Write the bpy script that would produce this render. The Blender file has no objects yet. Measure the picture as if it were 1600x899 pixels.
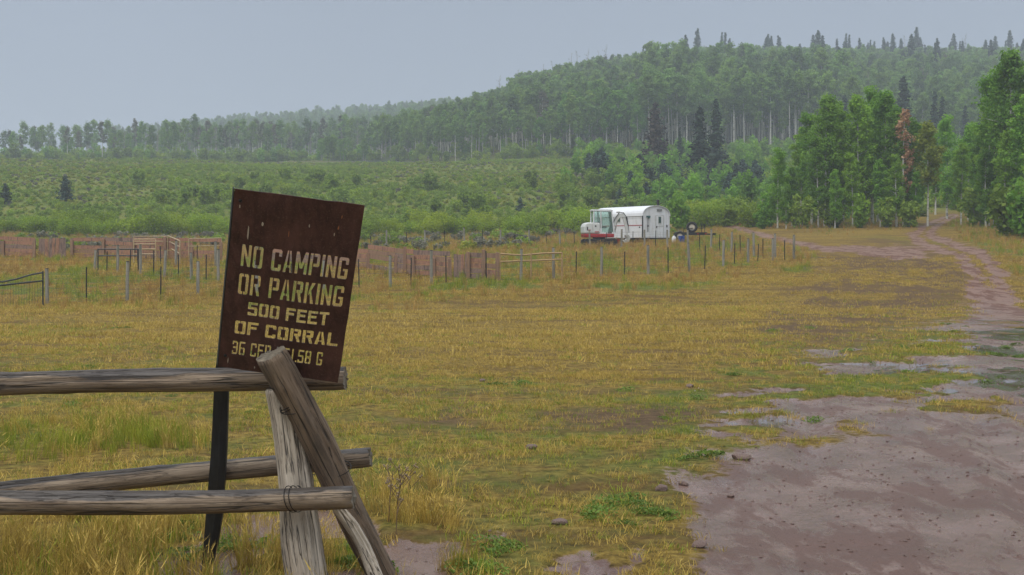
import bpy, math, random
import numpy as np
from mathutils import Vector, Matrix, Quaternion
from mathutils.geometry import delaunay_2d_cdt

_ONES = 'first second third fourth fifth sixth seventh eighth ninth tenth eleventh twelfth thirteenth fourteenth fifteenth sixteenth seventeenth eighteenth nineteenth'.split()
def ordinal(n):
    if n < 20: return _ONES[n - 1]
    t, o = divmod(n, 10); w = {2: 'twent', 3: 'thirt', 4: 'fort', 5: 'fift'}[t]
    return w + 'ieth' if o == 0 else w + 'y-' + _ONES[o - 1]

# ------------------------------------------------------------------ camera, sky, sun, exposure
S = bpy.context.scene
F, CX, HY, EYE = 1930.0, 800.0, 385.0, 1.83      # focal length (px of a 1600 px frame), principal column, horizon row, eye height
cam_d = bpy.data.cameras.new('camera'); cam = bpy.data.objects.new('camera', cam_d)
S.collection.objects.link(cam); S.camera = cam
cam_d.sensor_width = 36.0; cam_d.lens = 36.0 * F / 1600.0
cam_d.shift_y = -(449.5 - HY) / 1600.0
cam_d.clip_start = 0.1; cam_d.clip_end = 9000
cam.location = (0, 0, EYE); cam.rotation_euler = (math.radians(90), 0, 0)

SUN_EL, SUN_AZ = math.radians(58), math.radians(215)   # azimuth clockwise from +Y: behind the camera, to its left
W = bpy.data.worlds.new('World'); S.world = W; W.use_nodes = True
nt = W.node_tree; nt.nodes.clear()
sky = nt.nodes.new('ShaderNodeTexSky'); sky.sky_type = 'NISHITA'; sky.sun_disc = False
sky.sun_elevation = SUN_EL; sky.sun_rotation = SUN_AZ; sky.dust_density = 4.0; sky.air_density = 1.0
bg1 = nt.nodes.new('ShaderNodeBackground'); bg1.inputs['Strength'].default_value = 0.05
nt.links.new(sky.outputs[0], bg1.inputs['Color'])
# even overcast: the usual overcast brightening from horizon to zenith, faint cloud mottling
geo = nt.nodes.new('ShaderNodeTexCoord'); sep = nt.nodes.new('ShaderNodeSeparateXYZ')
nt.links.new(geo.outputs['Generated'], sep.inputs[0])
rmp = nt.nodes.new('ShaderNodeValToRGB')
rmp.color_ramp.elements[0].position = 0.0; rmp.color_ramp.elements[0].color = (0.255, 0.30, 0.38, 1)
rmp.color_ramp.elements[1].position = 1.0; rmp.color_ramp.elements[1].color = (1.35, 1.38, 1.42, 1)
el = rmp.color_ramp.elements.new(0.22); el.color = (0.255, 0.298, 0.375, 1)
nt.links.new(sep.outputs['Z'], rmp.inputs[0])
cn = nt.nodes.new('ShaderNodeTexNoise'); cn.inputs['Scale'].default_value = 3.0; cn.inputs['Detail'].default_value = 4
nt.links.new(geo.outputs['Generated'], cn.inputs['Vector'])
cm = nt.nodes.new('ShaderNodeMapRange'); cm.inputs['To Min'].default_value = 0.88; cm.inputs['To Max'].default_value = 1.12
nt.links.new(cn.outputs[0], cm.inputs['Value'])
bg2 = nt.nodes.new('ShaderNodeBackground'); nt.links.new(rmp.outputs[0], bg2.inputs['Color']); nt.links.new(cm.outputs[0], bg2.inputs['Strength'])
mixw = nt.nodes.new('ShaderNodeMixShader'); mixw.inputs[0].default_value = 0.88
outw = nt.nodes.new('ShaderNodeOutputWorld')
nt.links.new(bg1.outputs[0], mixw.inputs[1]); nt.links.new(bg2.outputs[0], mixw.inputs[2]); nt.links.new(mixw.outputs[0], outw.inputs[0])

sun_d = bpy.data.lights.new('sun', 'SUN'); sun = bpy.data.objects.new('sun', sun_d); S.collection.objects.link(sun)
sun_d.energy = 1.5; sun_d.angle = math.radians(35); sun_d.color = (1.0, 0.96, 0.9)
sd = Vector((math.sin(SUN_AZ) * math.cos(SUN_EL), math.cos(SUN_AZ) * math.cos(SUN_EL), math.sin(SUN_EL)))
sun.rotation_euler = sd.to_track_quat('Z', 'Y').to_euler(); sun.location = (0, 0, 60)

S.view_settings.view_transform = 'Standard'; S.view_settings.look = 'None'
S.view_settings.gamma = 1.0; S.view_settings.use_curve_mapping = False; S.view_settings.exposure = 0.38
S.render.engine = 'CYCLES'
cy = S.cycles
cy.max_bounces = 7; cy.diffuse_bounces = 5; cy.glossy_bounces = 2; cy.transmission_bounces = 3; cy.volume_bounces = 1
cy.transparent_max_bounces = 6; cy.caustics_reflective = False; cy.caustics_refractive = False
cy.use_denoising = True

# ------------------------------------------------------------------ helpers
C = S.collection
rng = np.random.default_rng(7); random.seed(7)
NT = np.random.default_rng(11).random((256, 256))
def vnoise(x, y):
    xi = np.floor(x).astype(int); yi = np.floor(y).astype(int); fx = x - xi; fy = y - yi
    fx = fx * fx * (3 - 2 * fx); fy = fy * fy * (3 - 2 * fy)
    g = lambda a, b: NT[a & 255, b & 255]
    return (g(xi, yi) * (1 - fx) + g(xi + 1, yi) * fx) * (1 - fy) + (g(xi, yi + 1) * (1 - fx) + g(xi + 1, yi + 1) * fx) * fy
def fbm(x, y, o=4):
    s = 0; a = 0.5; t = 0
    for k in range(o):
        s = s + a * vnoise(x * 2 ** k + 17.3 * k, y * 2 ** k + 9.1 * k); t += a; a *= 0.5
    return s / t
def sstep(a, b, x):
    t = np.clip((x - a) / (b - a), 0, 1); return t * t * (3 - 2 * t)

def np_mesh(name, V, faces, mats=(), midx=None, smooth=False, fattr=None, vattr=None):
    """faces: list of (n,k) index arrays"""
    me = bpy.data.meshes.new(name)
    V = np.asarray(V, np.float32).reshape(-1, 3)
    me.vertices.add(len(V)); me.vertices.foreach_set('co', V.ravel())
    faces = [np.asarray(f, np.int32) for f in faces if len(f)]
    nl = sum(f.size for f in faces); npoly = sum(len(f) for f in faces)
    me.loops.add(nl); me.polygons.add(npoly)
    me.loops.foreach_set('vertex_index', np.concatenate([f.ravel() for f in faces]))
    tot = np.concatenate([np.full(len(f), f.shape[1], np.int32) for f in faces])
    st = np.concatenate([[0], np.cumsum(tot)[:-1]]).astype(np.int32)
    me.polygons.foreach_set('loop_start', st)
    for m in mats: me.materials.append(m)
    if midx is not None: me.polygons.foreach_set('material_index', np.asarray(midx, np.int32))
    if smooth: me.polygons.foreach_set('use_smooth', np.ones(npoly, bool))
    me.update(calc_edges=True)
    for k, a in (fattr or {}).items():
        at_ = me.attributes.new(k, 'FLOAT', 'FACE'); at_.data.foreach_set('value', np.asarray(a, np.float32))
    for k, a in (vattr or {}).items():
        at_ = me.attributes.new(k, 'FLOAT', 'POINT'); at_.data.foreach_set('value', np.asarray(a, np.float32))
    return me

class MB:
    """collects shapes into one mesh"""
    def __init__(s): s.v = []; s.f = []; s.m = []; s.sm = []
    def add(s, V, Fc, mi=0, sm=False):
        o = len(s.v); s.v += [tuple(p) for p in V]
        for f in Fc: s.f.append(tuple(i + o for i in f)); s.m.append(mi); s.sm.append(sm)
        return s
    def box(s, c, size, mi=0, M=None):
        x, y, z = (k / 2 for k in size)
        V = [Vector((a * x, b * y, d * z)) for a in (-1, 1) for b in (-1, 1) for d in (-1, 1)]
        if M is not None: V = [M @ v for v in V]
        V = [v + Vector(c) for v in V]
        return s.add(V, [(0, 1, 3, 2), (4, 6, 7, 5), (0, 4, 5, 1), (2, 3, 7, 6), (0, 2, 6, 4), (1, 5, 7, 3)], mi)
    def tube(s, pts, r, n=8, mi=0, cap=True, r2=None, sm=True):
        pts = [Vector(p) for p in pts]; L = len(pts); V = []; Fc = []
        up = Vector((0, 0, 1)); prev = None
        for i, p in enumerate(pts):
            t = (pts[min(i + 1, L - 1)] - pts[max(i - 1, 0)]).normalized()
            a = t.cross(up if abs(t.z) < 0.95 else Vector((1, 0, 0))).normalized() if prev is None else (prev - t * prev.dot(t)).normalized()
            prev = a; b = t.cross(a)
            rr = r[i] if isinstance(r, (list, tuple)) else (r if r2 is None else r + (r2 - r) * i / (L - 1))
            V += [p + a * (rr * math.cos(2 * math.pi * k / n)) + b * (rr * math.sin(2 * math.pi * k / n)) for k in range(n)]
        for i in range(L - 1):
            for k in range(n): Fc.append((i * n + k, i * n + (k + 1) % n, (i + 1) * n + (k + 1) % n, (i + 1) * n + k))
        s.add(V, Fc, mi, sm)
        if cap:
            s.add(V[:n], [tuple(reversed(range(n)))], mi); s.add(V[-n:], [tuple(range(n))], mi)
        return s
    def prism(s, prof, h, axis='y', off=0.0, mi=0):
        """prof: list of 2-D points (ccw), extruded along axis from off to off+h"""
        n = len(prof)
        def P(u, v, w): return {'y': (u, w, v), 'x': (w, u, v), 'z': (u, v, w)}[axis]
        V = [P(u, v, off) for u, v in prof] + [P(u, v, off + h) for u, v in prof]
        Fc = [tuple(range(n)), tuple(reversed(range(n, 2 * n)))] + [(i, i + n, (i + 1) % n + n, (i + 1) % n) for i in range(n)]
        return s.add(V, Fc, mi)
    def mesh(s, name, mats):
        me = bpy.data.meshes.new(name); me.from_pydata(s.v, [], s.f)
        for m in mats: me.materials.append(m)
        me.polygons.foreach_set('material_index', s.m); me.polygons.foreach_set('use_smooth', s.sm)
        me.update(); return me
    def build(s, name, mats, parent=None, loc=(0, 0, 0), rot=None, bevel=0.0):
        if not isinstance(mats, (list, tuple)): mats = [mats]
        o = obj(name, s.mesh(name, mats), parent, loc, rot)
        if bevel:
            b = o.modifiers.new('bevel', 'BEVEL'); b.width = bevel; b.segments = 2; b.limit_method = 'ANGLE'
        return o

def obj(name, me, parent=None, loc=(0, 0, 0), rot=None):
    o = bpy.data.objects.new(name, me); C.objects.link(o); o.parent = parent; o.location = loc
    if rot is not None: o.rotation_euler = rot
    return o
def tag(o, label, cat, group=None):
    o['label'] = label; o['category'] = cat
    if group: o['group'] = group
    return o
def thing(name, label, cat, loc=(0, 0, 0), rz=0.0, group=None):
    o = obj(name, None, None, loc, (0, 0, rz)); o.empty_display_size = 0.2
    return tag(o, label, cat, group)
def kind(o, k): o['kind'] = k; return o

# ------------------------------------------------------------------ materials
def lin(c): return tuple(c) + (1.0,)
class NT_:
    def __init__(s, name):
        s.m = bpy.data.materials.new(name); s.m.use_nodes = True; s.t = s.m.node_tree
        s.b = s.t.nodes['Principled BSDF']; s.o = s.t.nodes['Material Output']
    def n(s, typ, ins=None, **kw):
        nd = s.t.nodes.new(typ)
        for k, v in kw.items(): setattr(nd, k, v)
        for k, v in (ins or {}).items():
            if isinstance(v, bpy.types.NodeSocket): s.t.links.new(v, nd.inputs[k])
            else: nd.inputs[k].default_value = v
        return nd
    def l(s, a, b): s.t.links.new(a, b)
    def coord(s, kind_='Object', scale=(1, 1, 1), rnd=False):
        tc = s.n('ShaderNodeTexCoord'); v = tc.outputs[kind_]
        if rnd:
            oi = s.n('ShaderNodeObjectInfo'); mu = s.n('ShaderNodeMath', {0: oi.outputs['Random'], 1: 37.0}, operation='MULTIPLY')
            ad = s.n('ShaderNodeVectorMath', {0: v, 1: mu.outputs[0]}, operation='ADD'); v = ad.outputs[0]
        mp = s.n('ShaderNodeMapping', {'Vector': v, 'Scale': scale}); return mp.outputs[0]
    def noise(s, v, scale, detail=4, rough=0.55):
        return s.n('ShaderNodeTexNoise', {'Vector': v, 'Scale': scale, 'Detail': detail, 'Roughness': rough}).outputs[0]
    def ramp(s, f, stops):
        r = s.n('ShaderNodeValToRGB', {0: f}); e = r.color_ramp.elements
        while len(e) < len(stops): e.new(0.5)
        for el, (p, c) in zip(e, stops): el.position = p; el.color = lin(c) if len(c) == 3 else c
        return r.outputs[0]
    def gray(s, f, a, b, lo=0.0, hi=1.0):
        return s.n('ShaderNodeMapRange', {'Value': f, 'From Min': a, 'From Max': b, 'To Min': lo, 'To Max': hi}).outputs[0]
    def mix(s, f, a, b, mode='MIX'):
        m = s.n('ShaderNodeMix', data_type='RGBA', blend_type=mode)
        for i, v in ((0, f), (6, a), (7, b)):
            if isinstance(v, bpy.types.NodeSocket): s.l(v, m.inputs[i])
            else: m.inputs[i].default_value = v if not isinstance(v, tuple) or len(v) == 4 else lin(v)
        return m.outputs[2]
    def attr(s, name): return s.n('ShaderNodeAttribute', attribute_name=name).outputs['Fac']
    def math(s, op, a, b=0.0): return s.n('ShaderNodeMath', {0: a, 1: b}, operation=op).outputs[0]
    def bump(s, h, strength=0.5, dist=0.01):
        b = s.n('ShaderNodeBump', {'Height': h, 'Strength': strength, 'Distance': dist}); s.l(b.outputs[0], s.b.inputs['Normal'])
    def fin(s, col=None, rough=0.8, metal=0.0, spec=0.5):
        if isinstance(col, bpy.types.NodeSocket): s.l(col, s.b.inputs['Base Color'])
        elif col is not None: s.b.inputs['Base Color'].default_value = lin(col)
        if isinstance(rough, bpy.types.NodeSocket): s.l(rough, s.b.inputs['Roughness'])
        else: s.b.inputs['Roughness'].default_value = rough
        s.b.inputs['Metallic'].default_value = metal; s.b.inputs['Specular IOR Level'].default_value = spec
        return s.m

def leaf_mat(name, c_dark, c_light, c_alt=None, trans=0.35, rough=0.6, var=0.5):
    M = NT_(name)
    oi = M.n('ShaderNodeObjectInfo').outputs['Random']
    col = M.mix(M.attr('tint'), c_dark, c_light)
    sh = M.gray(oi, 0, 1, 1 - var * 0.5, 1 + var * 0.35)
    col = M.mix(1.0, col, M.n('ShaderNodeCombineColor', {0: sh, 1: sh, 2: sh}).outputs[0], 'MULTIPLY')
    if c_alt: col = M.mix(M.gray(M.math('FRACT', M.math('MULTIPLY', oi, 7.31)), 0.45, 1.0, 0.0, 0.75), col, c_alt)
    M.fin(col, rough, spec=0.25)
    tr = M.n('ShaderNodeBsdfTranslucent', {'Color': col})
    mx = M.n('ShaderNodeMixShader', {0: trans, 1: M.b.outputs[0], 2: tr.outputs[0]})
    M.l(mx.outputs[0], M.o.inputs['Surface']); return M.m
def plain(name, col, rough=0.6, metal=0.0, var=0.25, scale=6.0, spec=0.5, bump=0.0):
    M = NT_(name); v = M.coord('Object', rnd=True); n = M.noise(v, scale, 6)
    f = M.gray(n, 0.3, 0.7, 1 - var, 1 + var * 0.6)
    c = M.mix(1.0, col, M.n('ShaderNodeCombineColor', {0: f, 1: f, 2: f}).outputs[0], 'MULTIPLY')
    if bump: M.bump(n, bump, 0.02)
    return M.fin(c, rough, metal, spec)

def wood_mat(name, base, light, dark, stain, zs=1.5, crack=True, rough=0.75, wet=0.0):
    M = NT_(name)
    v = M.coord('Object', (1, 1, 1), rnd=True)
    vg = M.n('ShaderNodeMapping', {'Vector': v, 'Scale': (26, 26, zs)}).outputs[0]
    g = M.noise(vg, 1.6, 8, 0.65)
    big = M.noise(M.n('ShaderNodeMapping', {'Vector': v, 'Scale': (5, 5, 1.1)}).outputs[0], 1.5, 5)
    col = M.ramp(g, [(0.25, dark), (0.45, base), (0.72, light)])
    col = M.mix(M.gray(big, 0.5, 0.68), col, stain)
    hgt = g
    if crack:
        vc = M.n('ShaderNodeMapping', {'Vector': v, 'Scale': (16, 16, 0.35)}).outputs[0]
        cr = M.noise(vc, 1.3, 3, 0.5)
        line = M.gray(M.math('ABSOLUTE', M.math('SUBTRACT', cr, 0.52)), 0.004, 0.022, 1.0, 0.0)
        cr2 = M.noise(M.n('ShaderNodeMapping', {'Vector': v, 'Scale': (38, 38, 2.2)}).outputs[0], 1.4, 4, 0.6)
        line = M.math('MAXIMUM', line, M.gray(M.math('ABSOLUTE', M.math('SUBTRACT', cr2, 0.5)), 0.0, 0.02, 0.55, 0.0))
        col = M.mix(M.math('MULTIPLY', line, 0.85), col, (0.012, 0.010, 0.008))
        kn = M.n('ShaderNodeTexVoronoi', {'Vector': M.n('ShaderNodeMapping', {'Vector': v, 'Scale': (6, 6, 3.2)}).outputs[0], 'Scale': 1.0}).outputs['Distance']
        kf = M.gray(kn, 0.05, 0.11, 1.0, 0.0)
        col = M.mix(M.math('MULTIPLY', kf, 0.8), col, (0.02, 0.015, 0.012))
        hgt = M.math('SUBTRACT', hgt, M.math('MULTIPLY', line, 0.9))
    if wet:
        wa = M.math('ADD', M.attr('wet'), M.gray(big, 0.3, 0.7, -0.35, 0.35))
        wf = M.gray(wa, 0.40, 0.50)
        col = M.mix(M.math('MULTIPLY', wf, wet), col, (0.036, 0.031, 0.029))
        M.bump(hgt, 0.6, 0.012); return M.fin(col, M.gray(wf, 0, 1, rough, 0.42))
    M.bump(hgt, 0.6, 0.012); return M.fin(col, rough)

M_log = wood_mat('weathered_log', (0.225, 0.168, 0.115), (0.38, 0.30, 0.215), (0.055, 0.038, 0.026), (0.145, 0.10, 0.066), wet=0.88)
M_log_pale = wood_mat('pale_log', (0.48, 0.41, 0.32), (0.64, 0.565, 0.46), (0.27, 0.215, 0.16), (0.31, 0.255, 0.195), zs=1.0)
M_log_brown = wood_mat('brown_log', (0.17, 0.118, 0.076), (0.28, 0.21, 0.145), (0.03, 0.025, 0.022), (0.06, 0.05, 0.04), wet=0.55)
M_end = plain('log_end', (0.20, 0.17, 0.125), 0.85, scale=30, var=0.5, bump=0.4)
M_post = wood_mat('post_wood', (0.25, 0.235, 0.19), (0.36, 0.34, 0.28), (0.08, 0.07, 0.06), (0.13, 0.13, 0.10), zs=0.7, crack=False)
M_postcap = plain('wet_post_top', (0.035, 0.03, 0.028), 0.7)
M_plank = wood_mat('corral_plank', (0.31, 0.155, 0.09), (0.43, 0.245, 0.16), (0.10, 0.055, 0.04), (0.15, 0.09, 0.07), zs=6, crack=False)
M_plank2 = wood_mat('corral_plank_grey', (0.23, 0.15, 0.115), (0.32, 0.21, 0.165), (0.07, 0.05, 0.04), (0.10, 0.07, 0.06), zs=6, crack=False)
M_cpost = wood_mat('corral_post', (0.26, 0.155, 0.095), (0.35, 0.22, 0.14), (0.14, 0.08, 0.05), (0.2, 0.12, 0.08), zs=0.8, crack=False)
M_tpost = plain('dark_steel', (0.014, 0.016, 0.016), 0.6, 0.2)
M_wire = plain('fence_wire', (0.10, 0.10, 0.095), 0.6, 0.4)
M_blackwire = plain('tie_wire', (0.02, 0.017, 0.015), 0.5, 0.5)
M_tanpipe = plain('tan_pipe', (0.46, 0.35, 0.20), 0.5, 0.0, spec=0.4)
M_tanwood = plain('tan_pole', (0.38, 0.25, 0.12), 0.7)
M_darkpipe = plain('dark_pipe', (0.045, 0.047, 0.05), 0.45, 0.3)
def grimy(name, base, dirt, rough):
    M = NT_(name); v = M.coord('Object'); st = M.noise(M.n('ShaderNodeMapping', {'Vector': v, 'Scale': (6, 6, 0.5)}).outputs[0], 1.5, 6, 0.65); bl = M.noise(v, 2.2, 6, 0.6)
    c = M.mix(M.gray(st, 0.48, 0.75, 0, 0.55), base, dirt); c = M.mix(M.gray(bl, 0.55, 0.75, 0, 0.5), c, dirt)
    return M.fin(c, M.gray(bl, 0.3, 0.7, rough, rough + .25))
M_white = grimy('white_paint', (0.72, 0.74, 0.76), (0.42, 0.40, 0.35), 0.38)
M_roofw = plain('white_roof', (0.78, 0.80, 0.82), 0.35, var=0.08, scale=1.0)
M_offw = grimy('machine_white', (0.60, 0.62, 0.60), (0.30, 0.26, 0.20), 0.4)
M_boom = plain('boom_grey', (0.42, 0.42, 0.38), 0.55, var=0.3, scale=5)
M_red = plain('machine_red', (0.36, 0.018, 0.022), 0.45, var=0.25)
M_black = plain('black_rubber', (0.014, 0.014, 0.015), 0.75)
M_seam = plain('dark_seam', (0.03, 0.03, 0.033), 0.7)
M_glass = NT_('tinted_glass').fin((0.05, 0.09, 0.085), 0.06, 0.0, 0.8)
_g = NT_('green_cab_glass'); M_gcab = _g.fin((0.50, 0.72, 0.64), 0.03, 0.0, 0.9); _g.b.inputs['Transmission Weight'].default_value = 0.8; _g.b.inputs['IOR'].default_value = 1.15
M_rim = plain('rim', (0.55, 0.48, 0.38), 0.5)
M_blue = plain('blue_plastic', (0.035, 0.09, 0.38), 0.45, var=0.15)
M_tool = plain('tool_green', (0.03, 0.10, 0.09), 0.6)
M_rock = plain('stone', (0.16, 0.105, 0.085), 0.7, var=0.5, scale=9, bump=0.5)

def bark_mat(name, pale, dark):
    M = NT_(name); v = M.coord('Object', (1, 1, 1), rnd=True)
    n = M.noise(M.n('ShaderNodeMapping', {'Vector': v, 'Scale': (2, 2, 5)}).outputs[0], 1.2, 4)
    return M.fin(M.ramp(n, [(0.33, dark), (0.45, pale), (0.8, tuple(min(1, c * 1.15) for c in pale))]), 0.8)
M_aspenbark = bark_mat('aspen_bark', (0.55, 0.54, 0.48), (0.10, 0.09, 0.08))
M_greybark = bark_mat('grey_bark', (0.27, 0.25, 0.22), (0.09, 0.08, 0.07))
M_sprucebark = bark_mat('spruce_bark', (0.07, 0.055, 0.045), (0.03, 0.025, 0.02))
L_grove = leaf_mat('aspen_leaf_near', (0.09, 0.23, 0.025), (0.27, 0.49, 0.05), (0.28, 0.45, 0.035), trans=.5)
L_hill = leaf_mat('aspen_leaf_hill', (0.095, 0.20, 0.04), (0.24, 0.39, 0.09), (0.25, 0.38, 0.06), trans=.48, var=.9)
L_bright = leaf_mat('aspen_leaf_bright', (0.07, 0.19, 0.02), (0.18, 0.34, 0.045), trans=.42)
L_yellow = leaf_mat('aspen_leaf_yellow', (0.17, 0.24, 0.025), (0.34, 0.39, 0.05), trans=.45, var=.2)
L_orange = leaf_mat('aspen_leaf_dead', (0.36, 0.20, 0.10), (0.52, 0.33, 0.19), trans=.2, var=.2)
L_thin = leaf_mat('aspen_leaf_sparse', (0.10, 0.13, 0.065), (0.17, 0.18, 0.10), (0.17, 0.15, 0.10))
L_spruce = leaf_mat('spruce_needle', (0.012, 0.038, 0.018), (0.04, 0.085, 0.04), trans=0.05, var=0.5)
L_sprblue = leaf_mat('spruce_needle_blue', (0.022, 0.060, 0.042), (0.06, 0.12, 0.085), trans=0.1, var=0.5)
L_sprdead = leaf_mat('spruce_needle_brown', (0.035, 0.024, 0.014), (0.085, 0.06, 0.033), trans=0.05)
L_willow = leaf_mat('willow_leaf', (0.15, 0.26, 0.015), (0.34, 0.46, 0.028), (0.38, 0.45, 0.025), trans=.48)
L_brush = leaf_mat('brush_leaf', (0.12, 0.215, 0.022), (0.31, 0.42, 0.05), (0.27, 0.39, 0.05), trans=.45)
L_brushy = leaf_mat('brush_leaf_yellow', (0.20, 0.25, 0.03), (0.38, 0.43, 0.06), (0.36, 0.36, 0.055))
L_sage = leaf_mat('sage_leaf', (0.14, 0.145, 0.095), (0.28, 0.27, 0.20))
L_straw = leaf_mat('dry_grass_blade', (0.30, 0.20, 0.038), (0.66, 0.48, 0.125), (0.44, 0.33, 0.06), trans=0.35, var=.8)
L_straw2 = leaf_mat('russet_grass_blade', (0.29, 0.165, 0.045), (0.54, 0.34, 0.10), (0.42, 0.32, 0.08), trans=0.35)
L_green = leaf_mat('green_grass_blade', (0.14, 0.20, 0.018), (0.33, 0.38, 0.04), (0.42, 0.38, 0.045), trans=0.35)
L_weed = leaf_mat('weed_leaf', (0.08, 0.15, 0.022), (0.19, 0.28, 0.045), trans=0.35)
L_flower = plain('pale_petals', (0.62, 0.58, 0.66), 0.7)

# ------------------------------------------------------------------ terrain: rows (depth in m, image row of the bare ground) along lines of sight
near = [(5, None), (7, None), (20, None), (44, 478), (54, 434)]
COLS = {
 -500: [(62, 412), (75, 397), (97, 383), (125, 369), (142, 358), (240, 258), (400, 249), (600, 262), (950, 250), (1300, 270), (1800, 300)],
  100: [(62, 412), (75, 397), (97, 383), (125, 369), (142, 358), (240, 261), (420, 252), (600, 262), (950, 238), (1300, 255), (1800, 290)],
  330: [(62, 411), (75, 396), (97, 383), (125, 369), (142, 358), (240, 264), (420, 255), (600, 260), (950, 214), (1300, 240), (1800, 280)],
  500: [(62, 410), (75, 395), (97, 383), (125, 369), (142, 358), (240, 266), (420, 256), (600, 255), (950, 196), (1300, 225), (1800, 260)],
  600: [(62, 410), (75, 395), (97, 383), (125, 369), (142, 358), (238, 267), (330, 255), (420, 246), (600, 240), (950, 192), (1300, 220), (1800, 260)],
  700: [(62, 409), (75, 394), (97, 382), (125, 368), (142, 357), (232, 268), (310, 253), (450, 216), (540, 216), (950, 188), (1300, 215), (1800, 260)],
  800: [(62, 409), (75, 394), (97, 381), (125, 366), (142, 354), (225, 269), (300, 250), (500, 180), (620, 182), (950, 185), (1300, 215), (1800, 260)],
  900: [(62, 408), (75, 393), (92, 380), (125, 363), (142, 352), (215, 274), (300, 246), (540, 159), (660, 164), (950, 180), (1300, 215), (1800, 260)],
 1000: [(62, 407), (75, 392), (92, 379), (120, 362), (145, 348), (210, 285), (300, 243), (560, 135), (680, 142), (950, 170), (1300, 215), (1800, 260)],
 1100: [(62, 407), (75, 390), (92, 376), (115, 360), (145, 345), (205, 300), (305, 243), (570, 126), (700, 136), (950, 165), (1300, 215), (1800, 260)],
 1240: [(62, 405), (75, 386), (92, 368), (110, 354), (130, 345), (200, 308), (315, 240), (580, 127), (710, 136), (950, 165), (1300, 215), (1800, 260)],
 1450: [(62, 404), (75, 384), (92, 366), (108, 352), (125, 343), (200, 306), (320, 238), (600, 126), (730, 136), (950, 165), (1300, 215), (1800, 260)],
 1600: [(62, 402), (75, 380), (92, 360), (108, 350), (125, 341), (200, 305), (320, 238), (600, 128), (730, 138), (950, 165), (1300, 215), (1800, 260)],
 2300: [(62, 400), (75, 378), (92, 358), (108, 348), (125, 339), (200, 303), (320, 238), (600, 130), (730, 140), (950, 165), (1300, 215), (1800, 260)]}
LY = np.linspace(math.log(5), math.log(1800), 520); YY = np.exp(LY)
def smooth1(a, w, axis):
    k = np.hanning(2 * w + 3)[1:-1]; k /= k.sum()
    pad = [(0, 0)] * a.ndim; pad[axis] = (w, w)
    return np.apply_along_axis(lambda r: np.convolve(r, k, 'valid'), axis, np.pad(a, pad, 'edge'))
cx = sorted(COLS); tab = []
for c in cx:
    ys = [5, 7, 20]; zs = [0, 0, -0.04]
    for Y, r in near[3:] + COLS[c]: ys.append(Y); zs.append(EYE + (HY - r) * Y / F)
    tab.append(np.interp(LY, np.log(ys), zs))
PXG = np.linspace(-500, 2300, 281)
tab = np.array(tab); ZT = np.array([np.interp(PXG, cx, tab[:, i]) for i in range(len(LY))])
ZT = smooth1(smooth1(ZT, 5, 0), 4, 1)
def terrain0(X, Y):
    X = np.asarray(X, float); Y = np.asarray(Y, float)
    Yc = np.clip(Y, 5.0, 1799); px = np.clip(CX + F * X / Yc, -499.9, 2299.9)
    fi = (np.log(Yc) - LY[0]) / (LY[1] - LY[0]); i = np.clip(fi.astype(int), 0, len(LY) - 2); fi = fi - i
    fj = (px + 500) / 10.0; j = np.clip(fj.astype(int), 0, 279); fj = fj - j
    return (ZT[i, j] * (1 - fi) + ZT[i + 1, j] * fi) * (1 - fj) + (ZT[i, j + 1] * (1 - fi) + ZT[i + 1, j + 1] * fi) * fj
def project(X, Y, Z): return CX + F * X / np.maximum(Y, 0.5), HY + F * (EYE - Z) / np.maximum(Y, 0.5)
def at(px, py, ymax=420):
    """the ground point seen at a pixel of the photograph"""
    Ys = np.exp(np.linspace(math.log(5), math.log(ymax), 1500)); Xs = (px - CX) / F * Ys
    r = HY + F * (EYE - terrain0(Xs, Ys)) / Ys
    k = np.argmax(r <= py) if (r <= py).any() else len(Ys) - 1
    return Vector((Xs[k], Ys[k], float(terrain0(Xs[k], Ys[k]))))
def ray(px, py, d): return Vector(((px - CX) / F * d, d, EYE + (HY - py) / F * d))
def gz(x, y): return float(height(np.array([x]), np.array([y]))[0])

def poly_sd(px, py, poly):
    P = np.array(poly, float); d = np.full(px.shape, 1e9); inside = np.zeros(px.shape, bool)
    for a, b in zip(P, np.roll(P, -1, 0)):
        e = b - a; t = np.clip(((px - a[0]) * e[0] + (py - a[1]) * e[1]) / (e @ e), 0, 1)
        d = np.minimum(d, np.hypot(px - a[0] - t * e[0], py - a[1] - t * e[1]))
        if a[1] != b[1]:
            c = ((a[1] > py) != (b[1] > py)) & (px < (b[0] - a[0]) * (py - a[1]) / (b[1] - a[1]) + a[0]); inside ^= c
    return np.where(inside, d, -d)
def line_d(px, py, pts):
    """distance in half-widths to a track given as (column, row, half-width)"""
    best = np.full(px.shape, 1e9)
    for a, b in zip(pts[:-1], pts[1:]):
        ax, ay, aw = a; bx, by, bw = b; ex, ey = bx - ax, by - ay
        t = np.clip(((px - ax) * ex + (py - ay) * ey * 9) / (ex * ex + ey * ey * 9), 0, 1)
        w = aw + (bw - aw) * t
        best = np.minimum(best, np.hypot(px - ax - t * ex, (py - ay - t * ey) * 3.0) / w)
    return best
ROAD = [(1780, 670, 190), (1640, 580, 95), (1580, 520, 55), (1550, 465, 40), (1540, 425, 32), (1515, 398, 30), (1460, 380, 30), (1440, 368, 24), (1452, 355, 16), (1470, 345, 12), (1490, 337, 10)]
ROAD_L = [(1420, 395, 40), (1290, 388, 18), (1215, 373, 11), (1160, 358, 10), (1125, 351, 10)]
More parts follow.
